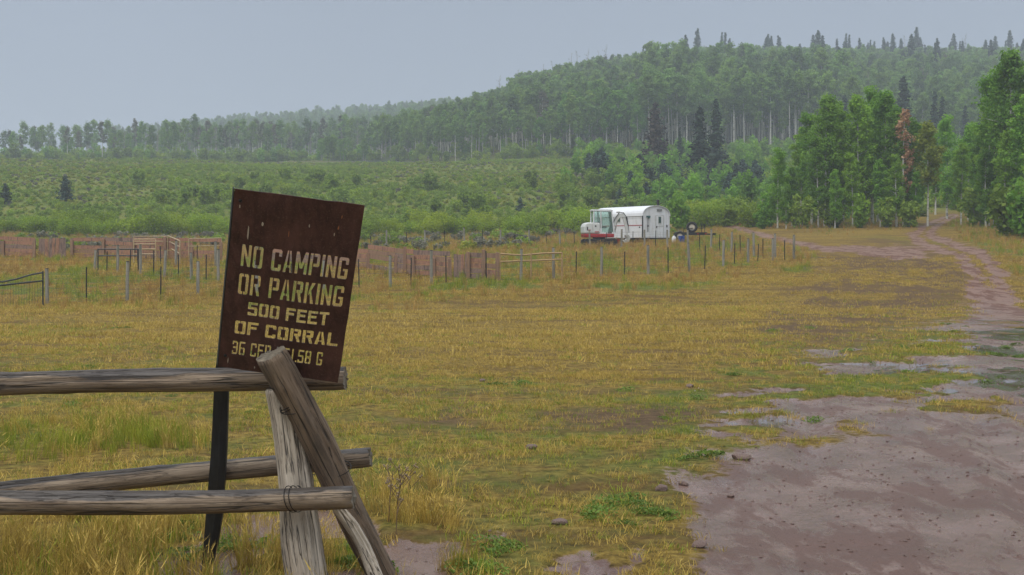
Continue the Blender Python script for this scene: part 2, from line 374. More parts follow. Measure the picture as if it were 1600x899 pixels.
def masks(X, Y, Z):
    px, py = project(X, Y, Z); n1 = fbm(X * 0.45, Y * 0.30, 4) - 0.5; n2 = fbm(X * 1.7 + 40, Y * 1.1, 4) - 0.5
    fr = (Y > 1) & (Y < 140); Yc = np.clip(Y, 5, 400)
    mud = sstep(-40, 45, poly_sd(px, py, [(1020, 1100), (1060, 880), (1085, 800), (1050, 752), (1150, 715), (1240, 690), (1340, 668), (1450, 655), (1700, 640), (2600, 660), (2600, 1400), (900, 1500)]) + n1 * 110 + n2 * 110)
    mix = sstep(-30, 60, poly_sd(px, py, [(1060, 720), (1130, 610), (1250, 545), (1420, 500), (1530, 470), (1680, 490), (2300, 560), (2300, 660), (1500, 650), (1200, 700)]) + n1 * 60)
    mud = np.maximum(mud, mix * sstep(-0.02, 0.10, (fbm(X * .55 + 5, Y * .95, 4) - .5) * 1.2 + n2 * .7 + .075))
    side = sstep(-30, 40, poly_sd(px, py, [(380, 800), (520, 785), (700, 850), (840, 800), (1000, 800), (1080, 850), (1060, 1000), (300, 1000), (250, 880)]) + n1 * 60)
    mud = np.maximum(mud, side * sstep(0.0, 0.12, n2 + n1 * 0.5 - 0.02))
    tr = np.minimum(line_d(px, py, ROAD), line_d(px, py, ROAD_L))
    t1_ = line_d(px, py, ROAD); t2_ = line_d(px, py, ROAD_L)
    tr1 = sstep(1.3, 0.55, t1_ + n2 * 1.3) * (1 - .75 * sstep(.34, .12, t1_ + n2 * .8) * sstep(470, 430, py)); tr2 = .8 * sstep(1.2, 0.4, t2_ + n2 * 1.6)
    mud = np.maximum(mud, np.maximum(tr1, tr2))
    brown = .9 * sstep(-20, 50, poly_sd(px, py, [(1180, 388), (1420, 362), (1520, 400), (1590, 470), (1680, 560), (1500, 605), (1280, 590), (1190, 530), (1180, 455), (1270, 425)]) + n1 * 70 + n2 * 30)
    brown = np.maximum(brown, 1.0 * sstep(-14, 22, poly_sd(px, py, [(330, 640), (520, 640), (700, 625), (950, 632), (1150, 645), (1000, 678), (700, 676), (480, 668)]) + n1 * 50))
    brown = brown * sstep(-0.45, 0.10, n1 + n2 * 0.9)
    brown = np.maximum(brown, .42 * sstep(.08, .22, fbm(X * .14 + 31, Y * .5 + 2, 4) - .5) * sstep(70, 50, Yc))
    wet = mud * sstep(0.02, 0.2, fbm(X * 0.55 + 9, Y * 0.22 + 5, 3) - 0.47) * sstep(42, 26, Yc)
    wet = wet * sstep(690, 650, py)
    wet = np.maximum(wet, mud * mix * 1.4 * sstep(.0, .14, fbm(X * .8 + 2, Y * .6, 3) - .46))
    tall = sstep(-6, 10, poly_sd(px, py, [(-900, 480), (100, 486), (330, 480), (600, 482), (900, 466), (1080, 448), (1260, 425), (1290, 400), (1220, 380), (1110, 352), (900, 352), (-900, 352)]) + n1 * 18)
    tall = np.maximum(tall, sstep(-12, 18, poly_sd(px, py, [(-900, 350), (900, 350), (1110, 345), (1240, 355), (1300, 362), (1420, 350), (1430, 340), (1330, 330), (-900, 330)])))
    tall = np.maximum(tall, sstep(-10, 15, poly_sd(px, py, [(1480, 350), (1500, 370), (1560, 400), (1590, 430), (1900, 470), (2300, 440), (2300, 330), (1500, 335)]) + n1 * 18))
    g = sstep(0.06, 0.26, fbm(X * 0.16 + 3, Y * 0.07 + 8, 4) - 0.5)
    green = 0.38 * g + 0.8 * sstep(-60, 40, poly_sd(px, py, [(950, 720), (1150, 560), (1400, 500), (1620, 520), (1620, 650), (1280, 690), (1080, 740)]) + n1 * 90) * sstep(-0.1, 0.12, n2)
    green = np.maximum(green, sstep(-20, 60, poly_sd(px, py, [(-300, 640), (250, 640), (330, 670), (330, 710), (-300, 720)]) + n1 * 60) * 0.7)
    green = np.maximum(green, tall * sstep(-0.04, 0.16, n1 + 0.4 * n2))
    green = np.maximum(green, mix * (.55 + .45 * sstep(-.08, .10, n2))); brown = brown * (1 - .6 * mix)
    bank = sstep(128, 150, Y) * sstep(330, 300, Y)
    zero = ~fr
    for a in (mud, brown, wet, tall): a[zero] = 0
    return dict(mud=mud, brown=brown * (1 - mud), wet=wet, green=np.clip(green, 0, 1) * (1 - mud), tall=tall * (1 - mud), bank=bank)
def height(X, Y, m=None):
    X = np.asarray(X, float); Y = np.asarray(Y, float)
    z0 = terrain0(X, Y)
    if m is None: m = masks(X, Y, z0)
    Yc = np.clip(Y, 2, 1800)
    z = z0 + (fbm(X * 0.8, Y * 0.8, 3) - 0.5) * 0.05 * sstep(200, 30, Yc)
    z += (fbm(X * 0.06, Y * 0.06, 4) - 0.5) * 2.2 * sstep(150, 190, Yc)
    z += (fbm(X * 0.25, Y * 0.1, 3) - 0.5) * 0.22 * sstep(12, 26, Yc) * sstep(60, 45, Yc)
    z -= m['mud'] * 0.035 + m['wet'] * 0.02
    z += m['mud'] * ((fbm(X * 2.2, Y * 0.9, 3) - 0.5) * 0.012 + (fbm(X * 7 + 3, Y * 6, 3) - 0.5) * 0.014) * sstep(70, 40, Yc)
    # wheel ruts down the foreground mud
    for x0_, sl_, dp in ((1.75, .235, .030), (3.3, .25, .036), (2.6, .30, .018), (4.1, .22, .028), (2.1, .16, .015), (3.0, .38, .016)):
        q_ = (X - (x0_ + sl_ * (Yc - 7) + 0.12 * np.sin(Yc * 0.35 + x0_))) / 0.16
        z += m['mud'] * dp * (0.45 * np.exp(-((np.abs(q_) - 1.7) / .55) ** 2) - np.exp(-q_ ** 2)) * sstep(26, 16, Yc)
    return z

# the ground: one sheet, its faces along the wheel tracks and mud set apart as the dirt road
uu = np.concatenate([np.linspace(-3.2, -0.62, 34)[:-1], np.linspace(-0.62, 0.62, 400), np.linspace(0.62, 3.2, 34)[1:]])
yv = np.concatenate([np.linspace(-60, 4.5, 26)[:-1], np.exp(np.linspace(math.log(4.5), math.log(130), 430))[:-1], np.exp(np.linspace(math.log(130), math.log(1700), 150))])
U_, Y_ = np.meshgrid(uu, yv)
X_ = U_ * (np.maximum(Y_, 0) * 0.93 + 4.0 + np.maximum(-Y_, 0) * 0.5)
gx, gy = X_.ravel(), Y_.ravel()
gm = masks(gx, gy, terrain0(gx, gy)); gzv = height(gx, gy, gm)
nr, nc = X_.shape
ii = (np.arange(nr - 1)[:, None] * nc + np.arange(nc - 1)[None]).ravel()
quads = np.stack([ii, ii + 1, ii + nc + 1, ii + nc], 1)
isroad = gm['mud'][quads].mean(1) > 0.5

G = NT_('ground')
vw = G.coord('Object'); mudA, wetA, grA, brA, bkA, tlA = (G.attr(k) for k in ('mud', 'wet', 'green', 'brown', 'bank', 'tall'))
yy_ = G.n('ShaderNodeSeparateXYZ', {0: vw}).outputs['Y']
nf = G.noise(vw, 9.0, 8, 0.7); nm = G.noise(vw, 1.3, 6, 0.62); nb = G.noise(vw, 0.12, 6, 0.6); nff = G.noise(vw, 38.0, 6, 0.68)
vst = G.n('ShaderNodeMapping', {'Vector': vw, 'Scale': (0.14, 1.1, 1)}).outputs[0]; nst = G.noise(vst, 0.9, 6, 0.65)
straw = G.ramp(nf, [(0.34, (0.058, 0.040, 0.016)), (0.51, (0.215, 0.148, 0.036)), (0.70, (0.40, 0.295, 0.075))])
straw = G.mix(G.gray(nst, 0.47, 0.60, 0, 0.75), straw, (0.105, 0.066, 0.027))
greenc = G.ramp(nf, [(0.3, (0.04, 0.055, 0.012)), (0.5, (0.11, 0.13, 0.028)), (0.72, (0.19, 0.20, 0.05))])
soil = G.ramp(nf, [(0.3, (0.05, 0.033, 0.022)), (0.55, (0.135, 0.09, 0.05)), (0.75, (0.22, 0.15, 0.07))])
mudc = G.ramp(nm, [(0.3, (0.125, 0.064, 0.046)), (0.52, (0.21, 0.118, 0.088)), (0.7, (0.285, 0.175, 0.137))])
mudc = G.mix(G.gray(nff, 0.58, 0.70, 0, 0.7), mudc, (0.07, 0.046, 0.038)); mudc = G.mix(G.gray(yy_, 30, 60, 0, 0.7), mudc, (0.20, 0.115, 0.078))
vm = G.n('ShaderNodeMapping', {'Vector': vw, 'Scale': (1.3, 0.55, 1)}).outputs[0]; np_ = G.noise(vm, 1.1, 9, 0.74)
patch = G.gray(np_, 0.495, 0.545)
mudc = G.mix(G.math('MULTIPLY', patch, 0.85), mudc, (0.115, 0.052, 0.033))
bankc = G.ramp(G.noise(vw, 0.3, 7, 0.68), [(0.34, (0.075, 0.115, 0.02)), (0.5, (0.12, 0.15, 0.03)), (0.66, (0.17, 0.165, 0.045))])
hillc = G.ramp(nb, [(0.3, (0.03, 0.045, 0.02)), (0.7, (0.07, 0.085, 0.035))])
col = G.mix(G.gray(G.math('ADD', grA, G.gray(nm, 0.3, 0.7, -0.4, 0.4)), 0.2, 0.75), straw, greenc)
col = G.mix(G.gray(G.math('ADD', brA, G.gray(nf, 0.3, 0.7, -0.35, 0.35)), 0.3, 0.8), col, soil)
col = G.mix(bkA, col, bankc); col = G.mix(G.gray(yy_, 290, 330), col, hillc)
mf = G.gray(G.math('ADD', mudA, G.gray(nf, 0.3, 0.7, -0.32, 0.32)), 0.38, 0.58)
col = G.mix(mf, col, mudc)
wf = G.math('MULTIPLY', mf, G.gray(G.math('ADD', wetA, G.gray(nm, 0.3, 0.7, -0.45, 0.45)), 0.5, 0.9))
col = G.mix(G.math('MULTIPLY', wf, 0.5), col, (0.075, 0.048, 0.04))
dry = G.math('ADD', G.gray(nm, 0.40, 0.62, 0.14, 0.28), G.math('MULTIPLY', patch, 0.26))
dry = G.math('ADD', dry, G.gray(yy_, 22, 48, 0.0, 0.35))
rg = G.mix(mf, (0.9, 0.9, 0.9), G.n('ShaderNodeCombineColor', {0: dry, 1: dry, 2: dry}).outputs[0])
rg = G.mix(wf, rg, (0.16, 0.16, 0.16))
pf = G.math('MULTIPLY', mf, G.gray(G.math('ADD', wetA, G.gray(nm, 0.3, 0.7, -0.4, 0.4)), 0.80, 0.86))
rg = G.mix(pf, rg, (0.03, 0.03, 0.03)); col = G.mix(G.math('MULTIPLY', pf, 0.6), col, (0.06, 0.04, 0.033))
hb = G.math('ADD', G.math('MULTIPLY', nf, 0.9), G.math('MULTIPLY', nff, 0.45))
bs = G.math('MULTIPLY', G.gray(wf, 0, 1, 1.0, 0.4), G.gray(pf, 0, 1, 1.0, 0.03))
bmp = G.n('ShaderNodeBump', {'Height': hb, 'Strength': bs, 'Distance': 0.05}); G.l(bmp.outputs[0], G.b.inputs['Normal'])
sp = G.math('MULTIPLY', G.gray(mf, 0, 1, 0.1, 0.6), G.gray(yy_, 22, 48, 1.0, 0.45)); G.l(sp, G.b.inputs['Specular IOR Level'])
cw = G.math('MULTIPLY', G.math('MULTIPLY', mf, G.gray(patch, 0, 1, 1.0, 0.15)), G.gray(yy_, 26, 50, 1.0, 0.1)); cw = G.math('MULTIPLY', cw, 0.6); G.l(cw, G.b.inputs['Coat Weight'])   # a film of rain water
G.b.inputs['Coat Roughness'].default_value = 0.2; G.b.inputs['Coat IOR'].default_value = 1.4
cb_ = G.n('ShaderNodeBump', {'Height': hb, 'Strength': 0.35, 'Distance': 0.03}); G.l(cb_.outputs[0], G.b.inputs['Coat Normal'])
G.l(col, G.b.inputs['Base Color']); G.l(rg, G.b.inputs['Roughness']); M_ground = G.m

GV = np.stack([gx, gy, gzv], 1)
def sub_sheet(name, sel):
    q = quads[sel]; used, inv = np.unique(q, return_inverse=True)
    me = np_mesh(name, GV[used], [inv.reshape(-1, 4)], [M_ground], smooth=True, vattr={k: v[used] for k, v in gm.items()})
    return kind(obj(name, me), 'structure')
sub_sheet('ground', ~isroad); sub_sheet('dirt_road', isroad)

# ------------------------------------------------------------------ plant builders (numpy)
def leaf_quads(c, nrm, size, asp=1.0, r=rng):
    n = len(c); nrm = nrm / np.maximum(np.linalg.norm(nrm, axis=1, keepdims=True), 1e-6)
    t = r.normal(size=(n, 3)); t -= nrm * (t * nrm).sum(1, keepdims=True); t /= np.linalg.norm(t, axis=1, keepdims=True)
    b = np.cross(nrm, t); s = np.asarray(size).reshape(-1, 1) * 0.5
    V = np.stack([c - t * s * asp, c - b * s * 0.75 + t * s * 0.1, c + t * s * asp, c + b * s * 0.75 + t * s * 0.1], 1).reshape(-1, 3)
    return V, np.arange(4 * n).reshape(-1, 4)
def tubes(segs, n=5):
    """segs: (p0, p1, r0, r1)"""
    V = []; Fc = []; o = 0
    for p0, p1, r0, r1 in segs:
        p0 = np.array(p0, float); p1 = np.array(p1, float); t = p1 - p0; L = np.linalg.norm(t); t = t / L
        a = np.cross(t, [0, 0, 1.0] if abs(t[2]) < 0.9 else [1.0, 0, 0]); a /= np.linalg.norm(a); b = np.cross(t, a)
        ang = np.arange(n) * 2 * np.pi / n; ring = np.cos(ang)[:, None] * a + np.sin(ang)[:, None] * b
        V += [p0 + ring * r0, p1 + ring * r1]
        k = np.arange(n); Fc.append(np.stack([o + k, o + (k + 1) % n, o + n + (k + 1) % n, o + n + k], 1)); o += 2 * n
    return np.concatenate(V), np.concatenate(Fc)
class Proto:
    def __init__(s, name, tv, tf, tm, lv, lf, lm, tint):
        s.trunk = np_mesh(name + '_trunk', tv, [tf], [tm], smooth=True)
        s.crown = np_mesh(name + '_crown', lv, [lf], [lm], fattr={'tint': tint})
        V = np.concatenate([tv, lv]); Fq = np.concatenate([tf, lf + len(tv)])
        s.both = np_mesh(name + '_whole', V, [Fq], [tm, lm], midx=np.r_[np.zeros(len(tf)), np.ones(len(lf))],
                         fattr={'tint': np.r_[np.zeros(len(tf)), tint]})
def aspen(name, seed, H, base, R, nlimb, nleaf, ls, lm, bark=None, thin=1.0, tr=0.011):
    r = np.random.default_rng(seed); segs = []; bx = r.normal(0, 0.018 * H, 2); r0 = H * tr
    spine = []; K = 9
    for k in range(K):
        f = k / (K - 1); spine.append(np.array([bx[0] * f * f + 0.05 * math.sin(5 * f + seed), bx[1] * f * f + 0.05 * math.cos(4 * f + seed), H * 0.98 * f - (0.3 if k == 0 else 0)]))
    for k in range(K - 1):
        segs.append((spine[k], spine[k + 1], r0 * (1 - 0.85 * k / (K - 1)), r0 * (1 - 0.85 * (k + 1) / (K - 1))))
    cl = []
    for i in range(nlimb):
        f = base + (1 - base) * (i + r.random() * 0.8) / nlimb
        p = np.array([np.interp(f, np.linspace(0, 1, K), [q[d] for q in spine]) for d in range(3)])
        g = (f - base) / (1 - base); prof = (0.55 + 0.75 * g) if g < 0.45 else (0.89 * max(0.1, 1 - ((g - 0.45) / 0.62) ** 1.6))
        a = r.random() * 6.283; L = R * prof * (0.55 + 0.6 * r.random())
        e = p + np.array([math.cos(a) * L, math.sin(a) * L, L * (0.25 + 0.45 * r.random())])
        segs.append((p, e, r0 * 0.30 * (1.15 - f), 0.01))
        for q in (0.45, 0.75, 1.0): cl.append((p + (e - p) * q + r.normal(0, 0.12 * R, 3), R * (0.24 + 0.16 * r.random()) * (0.7 + 0.3 * q)))
    cl.append((spine[-1] - [0, 0, 0.1], R * 0.3)); cl.append((spine[-1] - [0, 0, R * 0.5], R * 0.38))
    cc = np.array([c for c, _ in cl]); cr = np.array([q for _, q in cl])
    w = cr ** 2 * (r.random(len(cr)) ** (0.5 / thin) + 0.15); pick = r.choice(len(cc), int(nleaf * thin), p=w / w.sum())
    d = r.normal(size=(len(pick), 3)); d /= np.linalg.norm(d, axis=1, keepdims=True)
    pos = cc[pick] + d * (cr[pick] * r.random(len(pick)) ** 0.45)[:, None] * np.array([1, 1, 0.85])
    nrm = d + r.normal(0, 0.7, d.shape) + np.array([0, 0, 0.5])
    lv, lf = leaf_quads(pos, nrm, ls * (0.6 + 0.8 * r.random(len(pick))), 1.0, r)
    tint = np.clip(r.random(len(cc))[pick] * 0.55 + r.random(len(pick)) * 0.45, 0, 1)
    tv, tf = tubes(segs); return Proto(name, tv, tf, bark or M_aspenbark, lv, lf, lm, tint)
def spruce(name, seed, H, R, lm, dz=0.36, nb=11, per=13, base=0.04, ls=0.78):
    r = np.random.default_rng(seed); segs = [((0, 0, -0.3), (0, 0, H * 0.5), H * 0.013, H * 0.008), ((0, 0, H * 0.5), (0, 0, H), H * 0.008, 0.015)]
    P = []; N = []; Sz = []; z = H * base
    while z < H * 0.985:
        f = z / H; rad = R * (1 - f) ** 0.72 * (0.75 + 0.45 * r.random()) + 0.12
        if r.random() < 0.08: rad *= 0.55
        for k in range(max(4, int(nb * (1 - 0.45 * f)))):
            a = r.random() * 6.283; L = rad * (0.65 + 0.5 * r.random()); dr = -0.28 - 0.25 * r.random() + 0.75 * f
            m = max(3, int(per * L / R + 2)); q = (np.arange(m) + r.random(m) * 0.6) / m
            pts = np.stack([np.cos(a) * L * q, np.sin(a) * L * q, z + dr * L * q + 0.22 * L * q * q], 1) + r.normal(0, 0.07, (m, 3)) * (0.4 + L)
            if L > 0.6: segs.append(((0, 0, z), tuple(pts[-1] * [0.8, 0.8, 1]), 0.022, 0.008))
            P.append(pts); N.append(np.stack([np.cos(a) * 0.35 + r.normal(0, 0.45, m), np.sin(a) * 0.35 + r.normal(0, 0.45, m), np.full(m, 0.8)], 1)); Sz.append(np.full(m, ls) * (0.6 + 0.6 * r.random(m)) * (0.55 + 0.45 * (1 - f)))
        z += dz * (0.7 + 0.5 * r.random()) * (0.5 + 0.5 * (1 - f))
    P.append(np.array([[0, 0, H - 0.1], [0, 0, H - 0.3], [0, 0, H - 0.5]])); N.append(np.array([[1, 0, 0.1], [0, 1, 0.1], [1, 1, 0.1]], float)); Sz.append(np.array([0.3, 0.4, 0.45]))
    P = np.concatenate(P); N = np.concatenate(N); Sz = np.concatenate(Sz)
    lv, lf = leaf_quads(P, N, Sz, 1.15, r); tv, tf = tubes(segs, 4)
    return Proto(name, tv, tf, M_sprucebark, lv, lf, lm, r.random(len(P)))
def bush(name, seed, H, R, nleaf, ls, lm, stems=9, bark=None, up=0.35):
    r = np.random.default_rng(seed); segs = []; cc = []; cr = []
    for k in range(stems):
        a = r.random() * 6.283; L = R * r.random() ** 0.6 * 0.85; h = H * (0.55 + 0.42 * r.random()) * (1 - 0.35 * (L / R) ** 2)
        e = np.array([math.cos(a) * L, math.sin(a) * L, h]); s0 = np.array([e[0] * 0.15, e[1] * 0.15, -0.2])
        segs.append((s0, e, 0.012 * H + 0.006, 0.004))
        for q in (0.35, 0.65, 0.95): cc.append(s0 + (e - s0) * q + r.normal(0, 0.08 * R, 3)); cr.append(R * (0.22 + 0.2 * r.random()))
    cc = np.array(cc); cr = np.array(cr); pick = r.choice(len(cc), nleaf)
    d = r.normal(size=(nleaf, 3)); d /= np.linalg.norm(d, axis=1, keepdims=True)
    pos = cc[pick] + d * (cr[pick] * r.random(nleaf) ** 0.4)[:, None]; pos[:, 2] = np.maximum(pos[:, 2], 0.03 * H)
    lv, lf = leaf_quads(pos, d + r.normal(0, 0.6, d.shape) + [0, 0, up], ls * (0.6 + 0.8 * r.random(nleaf)), 1.1, r)
    tint = np.clip(r.random(len(cc))[pick] * 0.5 + r.random(nleaf) * 0.5, 0, 1)
    tv, tf = tubes(segs, 4); return Proto(name, tv, tf, bark or M_greybark, lv, lf, lm, tint)
def tuft(name, seed, nb, h, spread, width, lm, lean=0.5, heads=0.0):
    """a grass tuft: bent two-part blades, some with seed heads"""
    r = np.random.default_rng(seed); V = []; Q = []; T = []; tq = []; tt = []; o = 0
    for k in range(nb):
        a = r.random() * 6.283; rad = spread * r.random() ** 0.6; b = np.array([math.cos(a) * rad, math.sin(a) * rad, -0.02])
        hh = h * (0.45 + 0.65 * r.random()); la = r.random() * 6.283; ln = lean * hh * (0.2 + r.random())
        d = np.array([math.cos(la), math.sin(la), 0]); w = width * (0.6 + 0.7 * r.random()) * np.array([-d[1], d[0], 0])
        m = b + d * ln * 0.3 + [0, 0, hh * 0.62]; t = b + d * ln + [0, 0, hh]
        V += [b - w / 2, b + w / 2, m + w * 0.4, m - w * 0.4, t]; Q.append((o, o + 1, o + 2, o + 3)); T.append((o + 3, o + 2, o + 4)); o += 5
        ti = r.random(); tq.append(ti); tt.append(ti)
        if r.random() < heads:
            w2 = w * 2.2; s = t - (t - m) * 0.45
            V += [s - w2 / 2, s + w2 / 2, t + d * 0.02]; T.append((o, o + 1, o + 2)); o += 3; tt.append(1.0)
    return np_mesh(name, V, [Q, T], [lm], fattr={'tint': tq + tt})
def proto_coll(name, meshes):
    c = bpy.data.collections.new(name)
    for k, me in enumerate(meshes): c.objects.link(bpy.data.objects.new('%s_%02d' % (name, k), me))
    return c
_groups = {}
def scatter_stuff(name, label, cat, coll, P, rot, sc, idx):
    me = bpy.data.meshes.new(name); n = len(P); me.vertices.add(n); me.vertices.foreach_set('co', np.asarray(P, np.float32).ravel())
    for k, t, a, f in (('rot', 'FLOAT_VECTOR', rot, 'vector'), ('sca', 'FLOAT_VECTOR', sc, 'vector'), ('idx', 'INT', idx, 'value')):
        at_ = me.attributes.new(k, t, 'POINT'); at_.data.foreach_set(f, np.asarray(a, np.int32 if t == 'INT' else np.float32).ravel())
    o = obj(name, me); tag(o, label, cat); o['kind'] = 'stuff'
    g = bpy.data.node_groups.new('scatter_' + name, 'GeometryNodeTree')
    g.interface.new_socket('Geometry', in_out='INPUT', socket_type='NodeSocketGeometry'); g.interface.new_socket('Geometry', in_out='OUTPUT', socket_type='NodeSocketGeometry')
    N = g.nodes.new; gi = N('NodeGroupInput'); go = N('NodeGroupOutput'); ip = N('GeometryNodeInstanceOnPoints'); ci = N('GeometryNodeCollectionInfo')
    ci.inputs['Collection'].default_value = coll; ci.inputs['Separate Children'].default_value = True; ci.inputs['Reset Children'].default_value = True
    def na(nm, t): a = N('GeometryNodeInputNamedAttribute'); a.data_type = t; a.inputs['Name'].default_value = nm; return a.outputs['Attribute']
    e2r = N('FunctionNodeEulerToRotation'); L = g.links.new
    L(gi.outputs[0], ip.inputs['Points']); L(ci.outputs[0], ip.inputs['Instance']); ip.inputs['Pick Instance'].default_value = True
    L(na('idx', 'INT'), ip.inputs['Instance Index']); L(na('rot', 'FLOAT_VECTOR'), e2r.inputs[0]); L(e2r.outputs[0], ip.inputs['Rotation'])
    L(na('sca', 'FLOAT_VECTOR'), ip.inputs['Scale']); L(ip.outputs[0], go.inputs[0])
    md = o.modifiers.new('scatter', 'NODES'); md.node_group = g
    return o
def stuff_of(name, label, cat, coll, X, Y, smin, smax, idx, tilt=0.06, zoff=0.0):
    n = len(X); Z = height(X, Y) + zoff; s = smin + (smax - smin) * rng.random(n)
    rot = np.stack([rng.normal(0, tilt, n), rng.normal(0, tilt, n), rng.random(n) * 6.283], 1)
    sc = np.stack([s, s, s * (0.85 + 0.3 * rng.random(n))], 1)
    return scatter_stuff(name, label, cat, coll, np.stack([X, Y, Z], 1), rot, sc, idx)
def tree(name, label, cat, pr, loc, s=1.0, rz=None, group=None, sz=None, parts=('trunk', 'crown')):
    t = thing(name, label, cat, loc, random.random() * 6.28 if rz is None else rz, group); t.scale = (s, s, sz or s)
    obj(parts[0], pr.trunk, t); obj(parts[1], pr.crown, t); return t

# ------------------------------------------------------------------ foreground: jackleg fence and sign
def log(name, p0, p1, r0, r1, seed, mat, parent, bend=0.0, sides=40, seg=60, wetup=True, endmat=None):
    """a debarked pole: uneven rings, bowed, sawn ends"""
    r = np.random.default_rng(seed); p0 = Vector(p0); p1 = Vector(p1); L = (p1 - p0).length
    q = (p1 - p0).to_track_quat('Z', 'Y'); Mi = q.to_matrix(); upl = Mi.transposed() @ Vector((0, 0, 1))
    ph = r.random(8) * 6.28; V = []; wet = []; ang = np.arange(sides) * 2 * np.pi / sides
    kn = [(r.random() * L, r.random() * 6.28, 0.004 + 0.008 * r.random()) for _ in range(int(L * 3))]
    cd = Mi.transposed() @ Vector((0, -.85, .45)); ca = math.atan2(cd.y, cd.x)
    gr = [(ca + r.uniform(-.5, .6), r.uniform(-.1, .5), r.uniform(.55, 1.1), .013 + .009 * r.random()) for _ in range(3)] + [(r.random() * 6.28, .1, .9, .012)]
    for i in range(seg + 1):
        f = i / seg; z = L * f; rad = r0 + (r1 - r0) * f
        rr = rad * (1 + 0.03 * np.sin(2 * ang + ph[0] + 1.3 * f) + 0.018 * np.sin(3 * ang + ph[1] - 2 * f) + 0.025 * math.sin(7 * f + ph[2]) + 0.02 * math.sin(19 * f + ph[3]) + r.normal(0, 0.006, sides))
        for kz, ka, kr in kn:
            da = np.abs((ang - ka + np.pi) % (2 * np.pi) - np.pi); rr += kr * np.exp(-((z - kz) / 0.03) ** 2 - (da / 0.35) ** 2)
        for a0, f0, f1, dp in gr:
            da = np.abs((ang - a0 - .25 * math.sin(3 * f + a0) + np.pi) % (2 * np.pi) - np.pi); rr -= dp * np.exp(-(da / .085) ** 2) * float(sstep(f0, f0 + .08, f) * sstep(f1, f1 - .08, f))
        if i in (0, seg): rr = rr * 0.955
        bx = bend * math.sin(math.pi * f) + 0.008 * math.sin(9 * f + ph[4]); by = 0.008 * math.sin(8 * f + ph[5])
        V.append(np.stack([np.cos(ang) * rr + bx, np.sin(ang) * rr + by, np.full(sides, z) + (r.normal(0, 0.003, sides) if i in (0, seg) else 0)], 1))
        wet.append((np.cos(ang) * upl.x + np.sin(ang) * upl.y) * 0.75 if wetup else np.zeros(sides) - 1)
    n = sides; V = np.concatenate(V); wet = np.concatenate(wet); k = np.arange(n); Fq = np.concatenate([np.stack([i * n + k, i * n + (k + 1) % n, (i + 1) * n + (k + 1) % n, (i + 1) * n + k], 1) for i in range(seg)])
    c0 = len(V); V = np.concatenate([V, [[0, 0, 0.004], [0, 0, L - 0.004]]]); wet = np.r_[wet, -1, -1]
    b = seg * n; Tr = np.concatenate([np.stack([(k + 1) % n, k, np.full(n, c0)], 1), np.stack([b + k, b + (k + 1) % n, np.full(n, c0 + 1)], 1)])
    me = np_mesh(name, V, [Fq, Tr], [mat, endmat or M_end], midx=np.r_[np.zeros(len(Fq)), np.ones(len(Tr))], vattr={'wet': wet})
    me.polygons.foreach_set('use_smooth', np.r_[np.ones(len(Fq), bool), np.zeros(len(Tr), bool)])
    o = obj(name, me, parent, p0 - (parent.location if parent else Vector())); o.rotation_mode = 'QUATERNION'; o.rotation_quaternion = q
    return o
base = Vector((ray(475, 900, 6.55).x, 6.55, 0.0))
jf = thing('jackleg_fence', 'weathered grey log rail fence with crossed leg poles in front of the brown sign', 'fence', base)
log('rail', ray(-620, 618, 6.75), ray(540, 589, 6.56), 0.066, 0.060, 1, M_log, jf, 0.01, seg=70)
log('rail', ray(-620, 797, 6.45), ray(552, 777, 6.30), 0.070, 0.060, 2, M_log, jf, -0.012, seg=70)
log('rail', ray(-620, 836, 7.00), ray(579, 712, 6.86), 0.068, 0.058, 3, M_log, jf, 0.012, seg=70)
log('leg_pole', ray(492, 985, 6.50), ray(440, 606, 6.52), 0.120, 0.082, 4, M_log_pale, jf, 0.0, wetup=False)
log('leg_pole', ray(624, 955, 6.82), ray(424, 552, 6.33), 0.078, 0.080, 5, M_log_brown, jf, 0.015)
log('split_brace', ray(606, 935, 6.50), ray(512, 760, 6.52), 0.040, 0.030, 6, M_log_pale, jf, -0.03, wetup=False)
for dx in (0, 1):   # the next pair of legs, where the rails go on
    log('leg_pole', Vector((-4.35 + 0.55 * dx, 6.35 + 0.6 * (1 - dx), -0.2)), Vector((-4.0 - 0.2 * dx, 6.55 + 0.1 * dx, 1.3)), 0.09, 0.07, 7 + dx, M_log_pale if dx else M_log_brown, jf, seg=20)
def wire_loop(c, ax, r, turns, pitch, seed, tail=None):
    r_ = random.Random(seed); ax = Vector(ax).normalized(); a = ax.orthogonal().normalized(); b = ax.cross(a); pts = []
    n = int(turns * 22)
    for i in range(n + 1):
        t = i / 22 * 2 * math.pi
        pts.append(Vector(c) + (a * math.cos(t) + b * math.sin(t)) * (r * (1 + 0.03 * math.sin(t * 2 + seed))) + ax * (pitch * i / n + 0.02 * math.sin(t + seed)))
    if tail: pts += [pts[-1] + Vector(tail) * 0.5 + Vector((0, 0, 0.015)), pts[-1] + Vector(tail)]
    m = MB(); m.tube([p - base for p in pts], 0.0024, 5); return m.build('tie_wire', M_blackwire, jf)
axB = ray(424, 552, 6.33) - ray(624, 955, 6.82)
for px, py, d, rr, tn, pt, tl in ((446, 597, 6.385, 0.083, 1.2, 0.02, None), (461, 629, 6.42, 0.083, 2.2, 0.03, (0.10, 0.0, -0.06)), (464, 640, 6.43, 0.083, 1.1, 0.02, (-0.02, -0.02, 0.02)), (527, 738, 6.575, 0.083, 1.2, 0.03, (0.02, 0, 0.05))):
    wire_loop(ray(px, py, d), axB, rr, tn, pt, px, tl)
wire_loop(ray(452, 780, 6.31), ray(552, 777, 6.30) - ray(0, 790, 6.4), 0.068, 2.1, 0.05, 3, (0.03, -0.01, -0.05))
wire_loop(ray(468, 795, 6.47), Vector((-0.15, 0, 1)), 0.112, 1.1, 0.03, 5, None)

